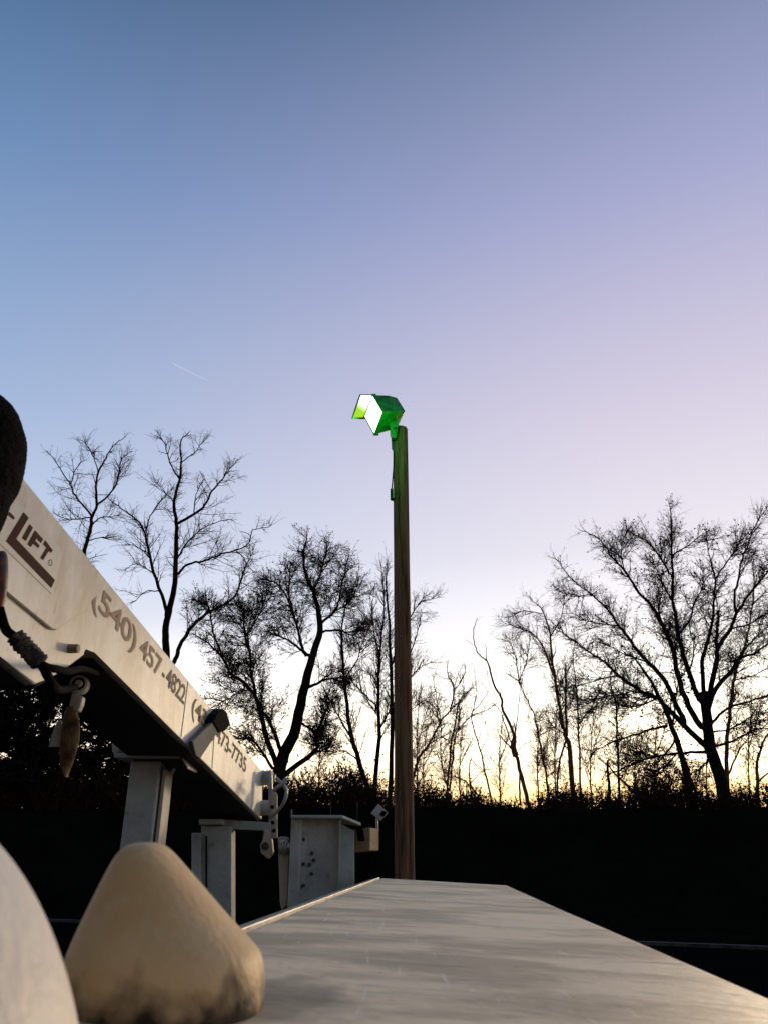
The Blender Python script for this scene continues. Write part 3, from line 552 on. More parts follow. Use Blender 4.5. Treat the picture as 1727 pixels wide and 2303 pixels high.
for i in range(len(rings) - 1):
    for k in range(nn): bm.faces.new((rings[i][k], rings[i][(k + 1) % nn], rings[i + 1][(k + 1) % nn], rings[i + 1][k]))
bm.faces.new(rings[-1])
from_bm('shaft', bm, MT['pole'], root, smooth=True)
s_ = mpp(890, 1000, PY)
# side plate and bracket on the pole's left
q = [P(x, y, PY - .02) for x, y in ((878, 958), (895, 956), (895, 1000), (888, 1022), (880.5, 1010), (880, 985), (877, 982))]
from_bm('mounting_plate', prism(q, Vector((0, -.05, 0))), MT['darkmetal'], root, bevel=.004)
tube_obj('conduit', [P(885, 1012, PY - .05)[:], P(885, 1045, PY - .06)[:], P(883, 1075, PY - .06)[:], P(881, 1100, PY - .06)[:]], .009, MT['black'], root, k=8)
q = P(877.5, 1120, PY - .09); q2 = P(886.5, 1098, PY - .09)
jb = from_bm('junction_box', box8(q, Vector((q2.x - q.x, 0, 0)), Vector((0, .09, 0)), Vector((0, 0, q2.z - q.z))), MT['grey'], root, bevel=.006)
from_bm('cover', box8(q + Vector((.004, -.008, .01)), Vector((q2.x - q.x - .03, 0, 0)), Vector((0, .01, 0)), Vector((0, 0, q2.z - q.z - .02))), MT['black'], jb, bevel=.003)
from_bm('cable_gland', cyl(P(883, 1119, PY - .05), P(883, 1127, PY - .05), .014, .009, n=10), MT['black'], root)

def cv(r, u, f): return CR * r + CU * u + CF * f
# front floodlight: a square housing seen from below and behind, its lens turned to the left
Cc = P(842, 932, PY - .22); n_ = cv(-.875, -.05, -.48).normalized(); up_ = (CU - n_ * CU.dot(n_)).normalized(); w_ = n_.cross(up_)
fa = thing('floodlight', P(888, 958, PY - .1), 'glowing green floodlight nearest the pole, diamond lens turned to the left', 'floodlight', 'floodlights on the pole')
h_ = .287
FT = [Cc + up_ * h_, Cc + w_ * h_, Cc - up_ * h_ * 1.03, Cc - w_ * h_]
bc = Cc - n_ * .395 + CU * .03; hb = .225
BT = [bc + up_ * hb, bc + w_ * hb, bc - up_ * hb * .9, bc - w_ * hb]
mid = [(a * .35 + b * .65) + (a - Cc).normalized() * .02 for a, b in zip(FT, BT)]
bm = bmesh.new(); r0 = [bm.verts.new(p) for p in FT]; r1 = [bm.verts.new(p) for p in mid]; r2 = [bm.verts.new(p) for p in BT]
for A_, B_ in ((r0, r1), (r1, r2)):
    for i in range(4): bm.faces.new((A_[i], A_[(i + 1) % 4], B_[(i + 1) % 4], B_[i]))
bm.faces.new(r2); bm.faces.new(r0[::-1])
from_bm('housing', bm, MT['green'], fa, bevel=.008)
lens_a = emissive('lens_white_green', (.80, 1.0, .82), 5.0)
bm = prism([Cc + (p - Cc) * .93 + n_ * .004 for p in FT], n_ * .012); from_bm('lens', bm, lens_a, fa)
for i in range(4):
    a, b = FT[i], FT[(i + 1) % 4]; bm = cyl(a + n_ * .012, b + n_ * .012, .013, n=8); from_bm('lens_frame', bm, MT['frame'], fa, smooth=True)
from_bm('hinge', cyl(FT[2] + n_ * .01 - CU * .0, FT[2] - n_ * .05, .018, n=10), MT['darkmetal'], fa)
for k in range(1, 6):       # cooling fins across the two lower rear faces
    t = k / 6.0
    for i0, i1 in ((0, 1), (1, 2)):
        pa = mid[i0] * (1 - t) + mid[i1] * t; pb = BT[i0] * (1 - t) + BT[i1] * t; on = ((mid[i0] + mid[i1]) / 2 - (Cc - n_ * .2)).normalized()
        e1 = (mid[i1] - mid[i0]).normalized() * .006
        from_bm('fin', prism([pa, pb, pb + on * .014, pa + on * .014], e1), MT['green'], fa)
for p_ in FT[:3]:
    q_ = Cc + (p_ - Cc) * 1.0; from_bm('clamp', cyl(q_ - n_ * .035, q_ + n_ * .028, .020, .016, n=8), MT['frame'], fa, bevel=.002)
from_bm('pivot_bolt', cyl(P(888, 962, PY - .20), P(888, 962, PY - .165), .022, n=6), MT['darkmetal'], fa, bevel=.002)
q = [P(x, y, PY - .10) for x, y in ((876, 955), (896, 948), (894, 975), (890, 990), (880, 990), (877, 975))]
from_bm('yoke', prism(q, Vector((0, -.08, 0))), MT['green'], fa, bevel=.006)
# rear floodlight, seen past the first, tilted down to the left
fb = thing('floodlight', P(846, 915, PY + .3), 'second green floodlight behind, slanted lens fading to yellow green at left', 'floodlight', 'floodlights on the pole')
Q4 = [P(810, 889.5, PY + .26), P(841, 889.5, PY + .36), P(822, 941, PY + .16), P(792.5, 941, PY + .06)]
qc = sum(Q4, Vector()) / 4; nb = (Q4[1] - Q4[0]).cross(Q4[3] - Q4[0]).normalized()
if nb.dot(CF) > 0: nb = -nb
back = [qc + (p - qc) * .62 - nb * .26 + CU * .10 + CR * .12 for p in Q4]
bm = bmesh.new(); r0 = [bm.verts.new(p) for p in Q4]; r1 = [bm.verts.new(p) for p in back]
for i in range(4): bm.faces.new((r0[i], r0[(i + 1) % 4], r1[(i + 1) % 4], r1[i]))
bm.faces.new(r1); bm.faces.new(r0[::-1]); from_bm('housing', bm, MT['green'], fb, bevel=.006)
lens_b = emissive('lens_fading_green', (.85, 1.0, .80), 3.2, (tuple(P(833, 896, PY + .3)), .06, .40, (.42, .78, .03)))
from_bm('lens', prism([qc + (p - qc) * .94 + nb * .004 for p in Q4], nb * .01), lens_b, fb)
for i in range(4): from_bm('lens_frame', cyl(Q4[i] + nb * .006, Q4[(i + 1) % 4] + nb * .006, .014, n=8), MT['frame'], fb, smooth=True)
from_bm('arm', cyl(qc - nb * .2 + CR * .1, P(893, 965, PY + .1), .022, n=12), MT['darkmetal'], fb, smooth=True)
gl = bpy.data.lights.new('floodlight_glow', 'AREA'); gl.energy = 14; gl.color = (.25, 1, .35); gl.shape = 'SQUARE'; gl.size = .36; gl.spread = R(180)
go = bpy.data.objects.new('floodlight_glow', gl); C.objects.link(go); go.parent = fa; go.location = Cc + n_ * .03 - Vector(fa.location); go.rotation_euler = n_.to_track_quat('-Z', 'Y').to_euler()
pl = bpy.data.lights.new('added_green_fill', 'POINT'); pl.energy = 16; pl.color = (.12, 1, .22); pl.shadow_soft_size = .06  # added point light off the lamp, greening the housing and pole top
po = bpy.data.objects.new('added_green_fill', pl); C.objects.link(po); po.parent = fa; po.location = P(872, 948, PY - .8) - Vector(fa.location)

# ------------------------------------------------------------------ truck: tool box, bed, columns
SL = -.0496
def lz(la): return -.1 + SL * la
LA0, LA1, AL0, AL1 = -.243, .2825, -.9, 3.576
truck = thing('utility_truck', T(1.2, -.6, -ZC), 'grey utility truck body seen along its tool box lid, boom rest at left', 'truck')
bm = prism([T(AL0, LA0, lz(LA0)), T(AL0, LA1, lz(LA1)), T(AL1, LA1, lz(LA1)), T(AL1, LA0, lz(LA0))], Vector((0, 0, -.025)))
comp = from_bm('tool_compartment', tbox(AL0 + .02, AL1 - .02, LA0 + .012, LA1 - .015, -1.05, -.140), MT['boxside'], truck, bevel=.01)
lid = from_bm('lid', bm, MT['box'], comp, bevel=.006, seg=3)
tube_obj('lid_lip', [T(AL0, LA1, lz(LA1) - .011)[:], T(1.0, LA1 + .003, lz(LA1) - .0105)[:], T(2.4, LA1 + .001, lz(LA1) - .0125)[:], T(AL1 - .004, LA1, lz(LA1) - .011)[:]], .0085, MT['box'], comp, k=10)
tube_obj('lid_lip', [T(AL1, LA0, lz(LA0) - .011)[:], T(AL1 + .001, 0, lz(0) - .0105)[:], T(AL1, LA1 - .004, lz(LA1) - .011)[:]], .0085, MT['box'], comp, k=10)
# metal angle along the inner edge of the lid
bm = bmesh.new()
for a0, a1 in ((AL0, 1.82), (1.825, AL1 - .01)):
    prism([T(a0, LA0 - .006, lz(LA0) + .001), T(a0, LA0 - .046, lz(LA0) - .004), T(a0, LA0 - .046, lz(LA0) - .05), T(a0, LA0 - .006, lz(LA0) - .05)], D_AL * (a1 - a0), bm)
from_bm('lid_rail', bm, MT['rust'], comp, bevel=.003)
from_bm('rail_lip', tbox(AL0, AL1 - .005, LA0 - .009, LA0 - .004, lz(LA0) - .02, lz(LA0) + .004), MT['galv'], comp, bevel=.001)
for k in range(4):
    a0 = AL0 + .1 + k * 1.09
    d = from_bm('door', tbox(a0, a0 + 1.0, LA1 - .018, LA1 - .003, -.95, -.2), MT['boxside'], truck, bevel=.006)
    from_bm('handle', tbox(a0 + .42, a0 + .58, LA1 - .003, LA1 + .018, -.42, -.36), MT['galv'], d, bevel=.005)
from_bm('bed_floor', tbox(AL0, AL1 + .05, -1.95, LA0 + .012, -.95, -.9), MT['bed'], truck, bevel=.005)
from_bm('bed_side', tbox(AL0, AL1 + .05, -1.99, -1.95, -.95, -.62), MT['bed'], truck, bevel=.005)
from_bm('rear_bumper', tbox(AL1 + .05, AL1 + .2, -1.95, LA1, -1.1, -.98), MT['bed'], truck, bevel=.01)
from_bm('chassis', tbox(AL0, AL1, -1.25, -.45, -1.25, -1.0), MT['bed'], truck, bevel=.01)
for la_ in (LA1 - .20, -1.9):
    wc = T(1.6, la_, -ZC + .42); tyre = from_bm('wheel', cyl(wc, wc + D_LA * .22, .42, n=36), MT['black'], truck, bevel=.03)
    from_bm('rim', cyl(wc + D_LA * (.221 if la_ > 0 else -.012), wc + D_LA * (.24 if la_ > 0 else -.03), .23, .2, n=28), MT['galv'], tyre)
# left column under the boom tip: narrow flange, channel, cap and beam
YA = 3.62
def px_prism(pts, Y, depth, matn, name, parent, bevel=.004, smooth=False):
    return from_bm(name, prism([P(x, y, Y) for x, y in pts], Vector((0, depth, 0))), MT[matn], parent, bevel=bevel, smooth=smooth)
px_prism([(431, 1873), (452, 1873), (452, 2120), (431, 2120)], 3.50, .05, 'grey', 'column_flange', truck)
colL = px_prism([(453, 1856), (521, 1858), (521, 2140), (453, 2140)], 3.52, .10, 'grey', 'column', truck)
px_prism([(463, 1880), (466, 1880), (466, 2120), (463, 2120)], 3.513, .01, 'bed', 'weld_groove', colL, bevel=0)
px_prism([(448, 1842), (500, 1842), (502, 1855), (448, 1855)], 3.49, .16, 'grey', 'column_cap', truck)
px_prism([(503, 1843), (610, 1850), (610, 1869), (503, 1864)], 3.56, .08, 'grey', 'cross_beam', truck)
# right column of bent plate with a flange on top
YB = 3.60
zt = P(700, 1837, 3.5).z
prof_ = [(656, 3.50), (677, 3.50), (681, 3.508), (684, 3.53), (692, 3.542), (735, 3.542), (752, 3.535), (760, 3.52), (764, 3.50), (767, 3.50), (767, 3.62), (656, 3.62)]
pts_ = []
for x, Y in prof_: q = P(x, 1837, Y); pts_.append(Vector((q.x, q.y, zt)))
colR = from_bm('bent_plate_column', prism(pts_, Vector((0, 0, -1.0))), MT['grey'], truck, bevel=.002)
px_prism([(764, 1850), (797, 1870), (797, 2110), (764, 2110)], 3.57, .012, 'grey', 'column_web', truck, bevel=.002)
bm = prism([P(655, 1833, 3.47), P(771, 1833, 3.47), P(812, 1851, 3.62), P(812, 1851, 3.75), P(668, 1835, 3.75)], Vector((0, 0, -.012))); from_bm('top_flange', bm, MT['grey'], truck, bevel=.003)
for (x, y) in ((683, 1888), (702, 1919), (706, 1935), (697, 1945), (701, 1965), (683, 1943), (683, 1992)):
    c = P(x, y, 3.545 if x > 690 else 3.53); from_bm('bolt_head', cyl(c, c + Vector((0, -.014, 0)), .0085, .007, n=6), MT['darkmetal'], colR)
px_prism([(652, 1821), (657, 1821), (657, 1840), (652, 1840)], 3.5, .012, 'darkmetal', 'pin', truck, bevel=.002)

# ------------------------------------------------------------------ boom rest (post, head plate, saddle, arms)
rest = from_bm('boom_rest', prism([P(296, 1702, 2.75), P(363, 1702, 2.75), P(363, 1702, 2.75) + Vector((0, .115, 0)), P(296, 1702, 2.75) + Vector((0, .115, 0))], Vector((0, 0, -1.2))), MT['grey'], truck, bevel=.006)
a = P(365, 1731, 2.765); from_bm('lit_side_strip', box8(a + Vector((.003, 0, -1.0)), Vector((.012, 0, 0)), Vector((0, .095, 0)), Vector((0, 0, 1.0))), MT['cream'], rest, bevel=.002)  # warm light on the post's right side put into a cream strip
px_prism([(256, 1694), (403, 1694), (403, 1704), (256, 1704)], 2.68, .24, 'grey', 'head_plate', rest, bevel=.003)
px_prism([(263, 1693), (275, 1671), (300, 1676), (350, 1684), (392, 1672), (410, 1668), (416, 1684), (398, 1693)], 2.74, .12, 'grey', 'saddle', rest, bevel=.004)
px_prism([(241, 1621), (246, 1626), (269, 1659), (272, 1680), (262, 1696), (253, 1692), (252, 1670)], 2.72, .07, 'cream', 'far_guide', rest, bevel=.003)
px_prism([(403, 1696), (407, 1694), (424, 1726), (422, 1730)], 2.70, .14, 'cream', 'near_guide', rest, bevel=.002)
px_prism([(384, 1733), (391, 1726), (394, 1729), (388, 1741)], 2.78, .02, 'galv', 'bolt', rest, bevel=.002)

# ------------------------------------------------------------------ boom
BA, BB, BK = -.69, 1.89, .08
def SY(px, py):                                     # point of the boom's right face (distance, height)
    d = ray(px, py); r = d.x / d.y; Y = (BA - BK * BB) / (r - BK); return Y, d.z / d.y * Y
bn = Vector((1, -BK, 0)).normalized()               # outward normal of that face
def B3(Y, z, out=0.): return Vector((BA + BK * (Y - BB), Y, z + ZC)) + bn * out
def S3(px, py, out=0.): return B3(*SY(px, py), out)
boom = thing('aerial_boom', B3(2.75, .2), 'long white lettered bucket truck boom slanting down to the right', 'boom')
def ztopf(Y): return .356 - .1555 * (Y - 3.603)
def zbotf(Y): return .143 - .161 * (Y - 3.708)
out = [(-.7, ztopf(-.7)), (3.66, ztopf(3.66)), (3.708, zbotf(3.708) + .02), (3.70, zbotf(3.70)), (1.83, zbotf(1.83)), SY(196, 1455), SY(186, 1459), SY(194, 1472), SY(151, 1501), SY(110, 1527), SY(80, 1541), SY(0, 1475), (-.7, .70)]
beam = from_bm('beam', prism([B3(*q) for q in out], -bn * .24), MT['white'], boom, bevel=.006, seg=3)
_ = [(-.7, ztopf(-.7) - .012), SY(-40, 1290), SY(16, 1337), SY(108, 1415), SY(119, 1418), SY(188, 1372), SY(197, 1356), (1.79, ztopf(1.79) - .012)]
bq = [(1.86, zbotf(1.86)), (3.69, zbotf(3.69))]
from_bm('shade_sheet', prism([B3(bq[0][0], bq[0][1] - .003, -.012), B3(bq[1][0], bq[1][1] - .003, -.012), B3(bq[1][0], bq[1][1] - .003, -.228), B3(bq[0][0], bq[0][1] - .003, -.228)], Vector((0, 0, -.004))), MT['under'], boom)  # dark sheets added to paint the shade on the boom's lower face
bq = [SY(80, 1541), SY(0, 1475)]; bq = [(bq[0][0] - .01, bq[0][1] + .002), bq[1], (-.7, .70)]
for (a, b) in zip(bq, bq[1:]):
    from_bm('shade_sheet', prism([B3(a[0], a[1] - .003, -.012), B3(b[0], b[1] - .003, -.012), B3(b[0], b[1] - .003, -.228), B3(a[0], a[1] - .003, -.228)], Vector((0, 0, -.004))), MT['under'], boom)
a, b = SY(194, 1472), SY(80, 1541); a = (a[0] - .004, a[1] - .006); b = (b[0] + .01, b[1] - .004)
from_bm('shade_sheet', prism([B3(a[0], a[1], -.012), B3(b[0], b[1], -.012), B3(b[0], b[1], -.228), B3(a[0], a[1], -.228)], Vector((0, .004, -.003))), MT['under'], boom)
pan = [(-.7, ztopf(-.7) - .012), (-.7, .74), SY(16, 1337), SY(108, 1415), SY(119, 1418), SY(188, 1372), SY(200, 1345), (1.84, ztopf(1.84) - .012)]
from_bm('raised_panel', prism([B3(*q, .0) for q in pan], bn * .009), MT['white'], boom, bevel=.004, seg=3)
PO = .0095
def flat(name, pts, mname, parent, o, th=.0006):
    return from_bm(name, prism([S3(x, y, o) for x, y in pts], bn * th), MT[mname], parent)
Z5 = lambda pts: [(x * .1989, 1080 + y * .1989) for x, y in pts]
dec = flat('decal', [(-70, 1020), (26, 1123), (127, 1234), (132, 1245), (107, 1336), (0, 1233), (-110, 1130)], 'decal', boom, PO)
dec['label'] = 'cream decal with a dark brown logo'
for nm, pts in (('logo_bracket', [(215, 365), (272, 425), (130, 665), (572, 1130), (530, 1220), (15, 690)]), ('letter_i', [(285, 500), (320, 540), (238, 690), (198, 655)]),
                ('letter_f', [(345, 570), (437, 668), (412, 712), (362, 660), (346, 688), (398, 740), (377, 768), (325, 717), (295, 755), (260, 725)]),
                ('letter_t', [(462, 680), (548, 795), (527, 822), (503, 800), (435, 905), (408, 880), (475, 765), (440, 725)]), ('dash', [(80, 385), (113, 425), (98, 448), (40, 400), (50, 360)])):
    flat(nm, Z5(pts), 'ink', dec, PO + .0009)
# registered mark: ring and letter
ring_o = [(520 + 22 * math.cos(a), 935 + 38 * math.sin(a)) for a in np.linspace(0, 2 * math.pi, 25)[:-1]]; ring_i = [(520 + 17 * math.cos(a), 935 + 31 * math.sin(a)) for a in np.linspace(0, 2 * math.pi, 25)[:-1]]
bm = bmesh.new(); vo = [bm.verts.new(S3(*Z5([q])[0], PO + .0012)) for q in ring_o]; vi = [bm.verts.new(S3(*Z5([q])[0], PO + .0012)) for q in ring_i]
for i in range(24): bm.faces.new((vo[i], vo[(i + 1) % 24], vi[(i + 1) % 24], vi[i]))
from_bm('registered_ring', bm, MT['ink'], dec)
def lettering(txt, s0, s1, zb, slope, h, mname, shear=0., o=.0012):
    """text on the boom's face from distance s0 to s1, baseline height zb(s), letter height h"""
    cu = bpy.data.curves.new('lettering', 'FONT'); cu.body = txt; cu.size = 1; cu.offset = .016; cu.space_character = .95
    ob = bpy.data.objects.new('tmp', cu); C.objects.link(ob); dg = bpy.context.evaluated_depsgraph_get(); dg.update()
    me = bpy.data.meshes.new_from_object(ob.evaluated_get(dg)); bpy.data.objects.remove(ob); bpy.data.curves.remove(cu)
    co = np.array([v.co[:] for v in me.vertices]); x0, x1 = co[:, 0].min(), co[:, 0].max()
    for v in me.vertices:
        t = (v.co.x - x0) / (x1 - x0); yy = v.co.y / .70 * h
        s = s0 + (s1 - s0) * t - slope * 0 + shear * yy; z = zb + slope * (s - s0) + yy; v.co = B3(s, z, o)
    me.name = 'lettering'; me.materials.clear()
    bm = bmesh.new(); bm.from_mesh(me); bpy.data.meshes.remove(me)
    return from_bm('lettering', bm, MT[mname], boom)
SLP = -.153
def zbl(s): return .544 + SLP * (s - 1.831)
pc = PO + .0012
for txt, a, b, m_ in (('(540)', 1.768, 2.062, 'fade'), ('457', 2.092, 2.268, 'fade'), ('-', 2.283, 2.305, 'mid'), ('4822', 2.318, 2.505, 'mid'), ('(434)', 2.585, 2.87, 'mid'), ('473-7735', 2.885, 3.352, 'dark')):
    lettering(txt, a, b, zbl(a), SLP, .0575, m_, shear=.1)
flat('paint_patch', Z5([(915, 900), (965, 890), (1030, 990), (1078, 1060), (1068, 1180), (1048, 1320), (1010, 1345), (965, 1220), (935, 1050)]), 'stain', boom, .0006)
for (a, b) in (((423, 1532), (407, 1659)), ((482, 1652), (477, 1728))):
    p0, p1 = S3(*a, .0004), S3(*b, .0004); e_ = Vector((0, .0022, 0)); from_bm('seam', prism([p0, p0 + e_, p1 + e_, p1], bn * .0012), MT['wrap'], boom)
c = S3(156, 1459, 0); from_bm('bolt', cyl(c - bn * .005, c + bn * .022, .011, .010, n=6), MT['rust'], boom)
# steel pieces at the tip of the boom
for (x, y, r) in ((592, 1750, .033), (590, 1817, .034)):
    c = S3(x, y, -.02); b_ = from_bm('pin_boss', cyl(c, c + bn * .065, r, r * .92, n=24), MT['grey'], boom, bevel=.004)
    from_bm('retainer', cyl(c + bn * .066, c + bn * .078, r * .55, r * .5, n=18), MT['cream'], b_)
tipY = 3.60
px_prism([(604, 1734), (608, 1730), (612, 1740), (613, 1776), (610, 1888), (605, 1888)], tipY, .03, 'galv', 'tip_bar', boom, bevel=.002)
lp = px_prism([(611, 1778), (617, 1776), (624, 1788), (624, 1885), (610, 1885)], tipY - .02, .016, 'cream', 'link_plate', boom, bevel=.002)
for (x, y) in ((613, 1815), (614, 1850), (617, 1868)):
    c = P(x, y, tipY - .021); from_bm('hole', cyl(c, c + Vector((0, -.003, 0)), .008, n=12), MT['black'], lp)
tube_obj('cable_loop', [P(608, 1838, tipY - .03)[:], P(622, 1827, tipY - .05)[:], P(637, 1808, tipY - .06)[:], P(645, 1785, tipY - .06)[:], P(643, 1772, tipY - .06)[:], P(634, 1762, tipY - .06)[:], P(621, 1750, tipY - .06)[:]], .0075, MT['galv'], boom, k=8)
tube_obj('cable_tail', [P(616, 1778, tipY - .05)[:], P(626, 1770, tipY - .06)[:], P(636, 1762, tipY - .065)[:], P(645, 1751, tipY - .065)[:]], .009, MT['galv'], boom, k=8)
px_prism([(594, 1866), (605, 1866), (612, 1890), (614, 1918), (603, 1932), (587, 1918), (585, 1900), (594, 1890)], tipY - .05, .05, 'cream', 'clevis', boom, bevel=.005)
c = P(597, 1903, tipY - .055); from_bm('clevis_pin', cyl(c, c + Vector((.0, -.03, 0)), .016, .013, n=16), MT['darkmetal'], boom)
hl_ = px_prism([(625, 1884), (633, 1881), (650, 1883), (650, 1925), (646, 2035), (634, 2048), (630, 2030), (627, 1925)], tipY - .03, .03, 'cream', 'hanging_link', boom, bevel=.004)
c = P(632, 1906, tipY - .05); e_ = Vector((1, -.25, 0)).normalized()
for k, (a, b, r) in enumerate(((0, .012, .027), (.014, .022, .03), (.023, .032, .026), (.032, .05, .021))):
    from_bm('pivot_bolt', cyl(c + e_ * a, c + e_ * b, r, n=20 if k < 3 else 6), MT['galv'], hl_, bevel=.001)
# cradle arm over the boom with a rubber pad (belongs to the boom rest)
from_bm('cradle_arm', prism([S3(x, y, .012) for x, y in ((416, 1667), (465, 1622), (476, 1645), (434, 1707), (424, 1700))], bn * .014), MT['arm'], rest, bevel=.003)
from_bm('rubber_pad', prism([S3(x, y, -.03) for x, y in ((460, 1622), (470, 1606), (484, 1594), (492, 1602), (501, 1630), (488, 1643), (476, 1648))], bn * .062), MT['black'], rest, bevel=.003)

# ------------------------------------------------------------------ loose things
wb = thing('timber_block', P(808, 1920, 3.75), 'short block of tan timber at the end of the tool box, below the square plate', 'timber')
q = P(764, 1919, 3.66); ex = P(832, 1913, 3.58) - q; ez = Vector((0, 0, P(764, 1868, 3.66).z - q.z)); ey = P(852, 1920, 3.74) - P(832, 1913, 3.58); ey.z = 0; ex.z = .01
from_bm('timber', box8(q, ex, ey, ez), MT['wood'], wb, bevel=.004)
q = P(800, 1860, 3.60); from_bm('strap', box8(q, Vector((.03, 0, 0)), Vector((0, -.008, 0)), Vector((.012, 0, -.055))), MT['black'], wb, bevel=.003)
sq = thing('square_plate', P(848, 1866, 3.7), 'small grey square plate tilted on a thin stem beside the pole', 'plate')
from_bm('plate', prism([P(x, y, 3.70) for x, y in ((834, 1829), (851, 1808), (873, 1828), (856, 1846))], Vector((.0, .02, 0))), MT['galv'], sq, bevel=.002)
from_bm('clip', prism([P(x, y, 3.692) for x, y in ((853, 1832), (860, 1823), (870, 1826), (862, 1838))], Vector((.0, .008, 0))), MT['black'], sq)
from_bm('stem', cyl(P(848, 1868, 3.715), P(848, 1835, 3.715), .006, n=8), MT['galv'], sq)

def block(name, label, rows, Y, depth, mname, group, foot=None):
    """rounded cone-like block: rows of (photo row, left, right) become rounded rings"""
    root = None; rings = []; bm = bmesh.new(); n = 40
    for (row, x0, x1, dk) in rows:
        a, b = P(x0, row, Y), P(x1, row, Y); c = (a + b) / 2; hw = (b.x - a.x) / 2
        ring = []
        for k in range(n):
            t = k * 2 * math.pi / n; e = .82
            cx, sx = math.copysign(abs(math.cos(t)) ** e, math.cos(t)), math.copysign(abs(math.sin(t)) ** e, math.sin(t))
            ring.append(bm.verts.new((c.x + hw * cx, Y + depth * dk * sx, c.z)))
        rings.append(ring)
    for i in range(len(rings) - 1):
        for k in range(n): bm.faces.new((rings[i][k], rings[i][(k + 1) % n], rings[i + 1][(k + 1) % n], rings[i + 1][k]))
    bm.faces.new(rings[0]); bm.faces.new(rings[-1][::-1])
    o = from_bm(name, bm, MT[mname], None, smooth=False); o.data.shade_smooth()
    md = o.modifiers.new('sub', 'SUBSURF'); md.levels = 2; md.render_levels = 2
    return tag(o, label, 'rubber block', group)
YC = .60
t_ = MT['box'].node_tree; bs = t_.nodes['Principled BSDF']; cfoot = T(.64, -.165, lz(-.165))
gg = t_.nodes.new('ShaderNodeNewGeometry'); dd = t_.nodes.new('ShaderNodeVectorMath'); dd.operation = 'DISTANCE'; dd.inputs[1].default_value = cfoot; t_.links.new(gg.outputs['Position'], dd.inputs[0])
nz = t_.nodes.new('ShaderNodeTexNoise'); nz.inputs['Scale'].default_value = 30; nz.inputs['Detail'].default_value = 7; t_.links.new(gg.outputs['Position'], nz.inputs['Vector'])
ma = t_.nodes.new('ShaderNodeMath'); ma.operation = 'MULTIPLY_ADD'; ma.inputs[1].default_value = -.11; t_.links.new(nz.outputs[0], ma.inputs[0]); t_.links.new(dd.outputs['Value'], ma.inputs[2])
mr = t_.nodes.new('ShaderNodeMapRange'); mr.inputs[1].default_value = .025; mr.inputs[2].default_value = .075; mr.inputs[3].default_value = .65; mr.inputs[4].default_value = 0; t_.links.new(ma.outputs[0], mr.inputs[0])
def overlay(scale, stretch, rot, lo, hi, col, amt):       # scratches, scuffs and dried drips in the paint
    mp = t_.nodes.new('ShaderNodeMapping'); mp.inputs[2].default_value = (0, 0, rot); mp.inputs[3].default_value = stretch; t_.links.new(gg.outputs['Position'], mp.inputs[0])
    nn_ = t_.nodes.new('ShaderNodeTexNoise'); nn_.inputs['Scale'].default_value = scale; nn_.inputs['Detail'].default_value = 4; t_.links.new(mp.outputs[0], nn_.inputs['Vector'])
    m1 = t_.nodes.new('ShaderNodeMapRange'); m1.inputs[1].default_value = lo; m1.inputs[2].default_value = hi; m1.inputs[4].default_value = amt; t_.links.new(nn_.outputs[0], m1.inputs[0])
    m2 = t_.nodes.new('ShaderNodeMix'); m2.data_type = 'RGBA'; m2.inputs[7].default_value = (*col, 1)
    t_.links.new(bs.inputs['Base Color'].links[0].from_socket, m2.inputs[6]); t_.links.new(m1.outputs[0], m2.inputs[0]); t_.links.new(m2.outputs[2], bs.inputs['Base Color'])
overlay(7, (1, 22, 1), .12, .64, .70, (.92, .84, .72), .7)
overlay(6, (30, 1.0, 1), -.25, .66, .71, (.90, .82, .70), .6)
overlay(8, (1.0, 3.5, 1), .0, .60, .72, (.22, .15, .09), .7)
overlay(55, (1, 1.4, 1), .3, .68, .74, (.12, .07, .04), .7)
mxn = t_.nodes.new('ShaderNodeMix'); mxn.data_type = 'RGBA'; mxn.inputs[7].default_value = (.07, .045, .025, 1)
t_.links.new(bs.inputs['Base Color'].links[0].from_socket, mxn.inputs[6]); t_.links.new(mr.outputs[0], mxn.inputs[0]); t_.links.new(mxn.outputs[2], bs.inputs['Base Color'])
dirt = MT['tan']; t_ = dirt.node_tree; bs = t_.nodes['Principled BSDF']
# grime creeping up from the foot of the tan block
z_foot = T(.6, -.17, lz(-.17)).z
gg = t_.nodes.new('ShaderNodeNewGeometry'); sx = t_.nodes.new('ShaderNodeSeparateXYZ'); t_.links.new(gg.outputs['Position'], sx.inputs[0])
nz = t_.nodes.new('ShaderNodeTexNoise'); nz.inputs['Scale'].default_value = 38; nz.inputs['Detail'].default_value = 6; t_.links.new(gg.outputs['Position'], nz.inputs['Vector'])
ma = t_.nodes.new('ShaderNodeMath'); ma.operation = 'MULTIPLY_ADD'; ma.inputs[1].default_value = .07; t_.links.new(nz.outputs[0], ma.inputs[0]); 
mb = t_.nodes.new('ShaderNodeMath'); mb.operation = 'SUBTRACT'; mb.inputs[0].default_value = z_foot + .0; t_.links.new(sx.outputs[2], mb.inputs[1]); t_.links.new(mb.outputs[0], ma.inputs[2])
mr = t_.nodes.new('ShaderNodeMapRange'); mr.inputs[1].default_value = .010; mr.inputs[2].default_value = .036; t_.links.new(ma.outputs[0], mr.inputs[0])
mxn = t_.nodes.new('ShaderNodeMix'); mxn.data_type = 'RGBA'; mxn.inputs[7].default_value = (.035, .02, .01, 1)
t_.links.new(bs.inputs['Base Color'].links[0].from_socket, mxn.inputs[6]); t_.links.new(mr.outputs[0], mxn.inputs[0]); t_.links.new(mxn.outputs[2], bs.inputs['Base Color'])
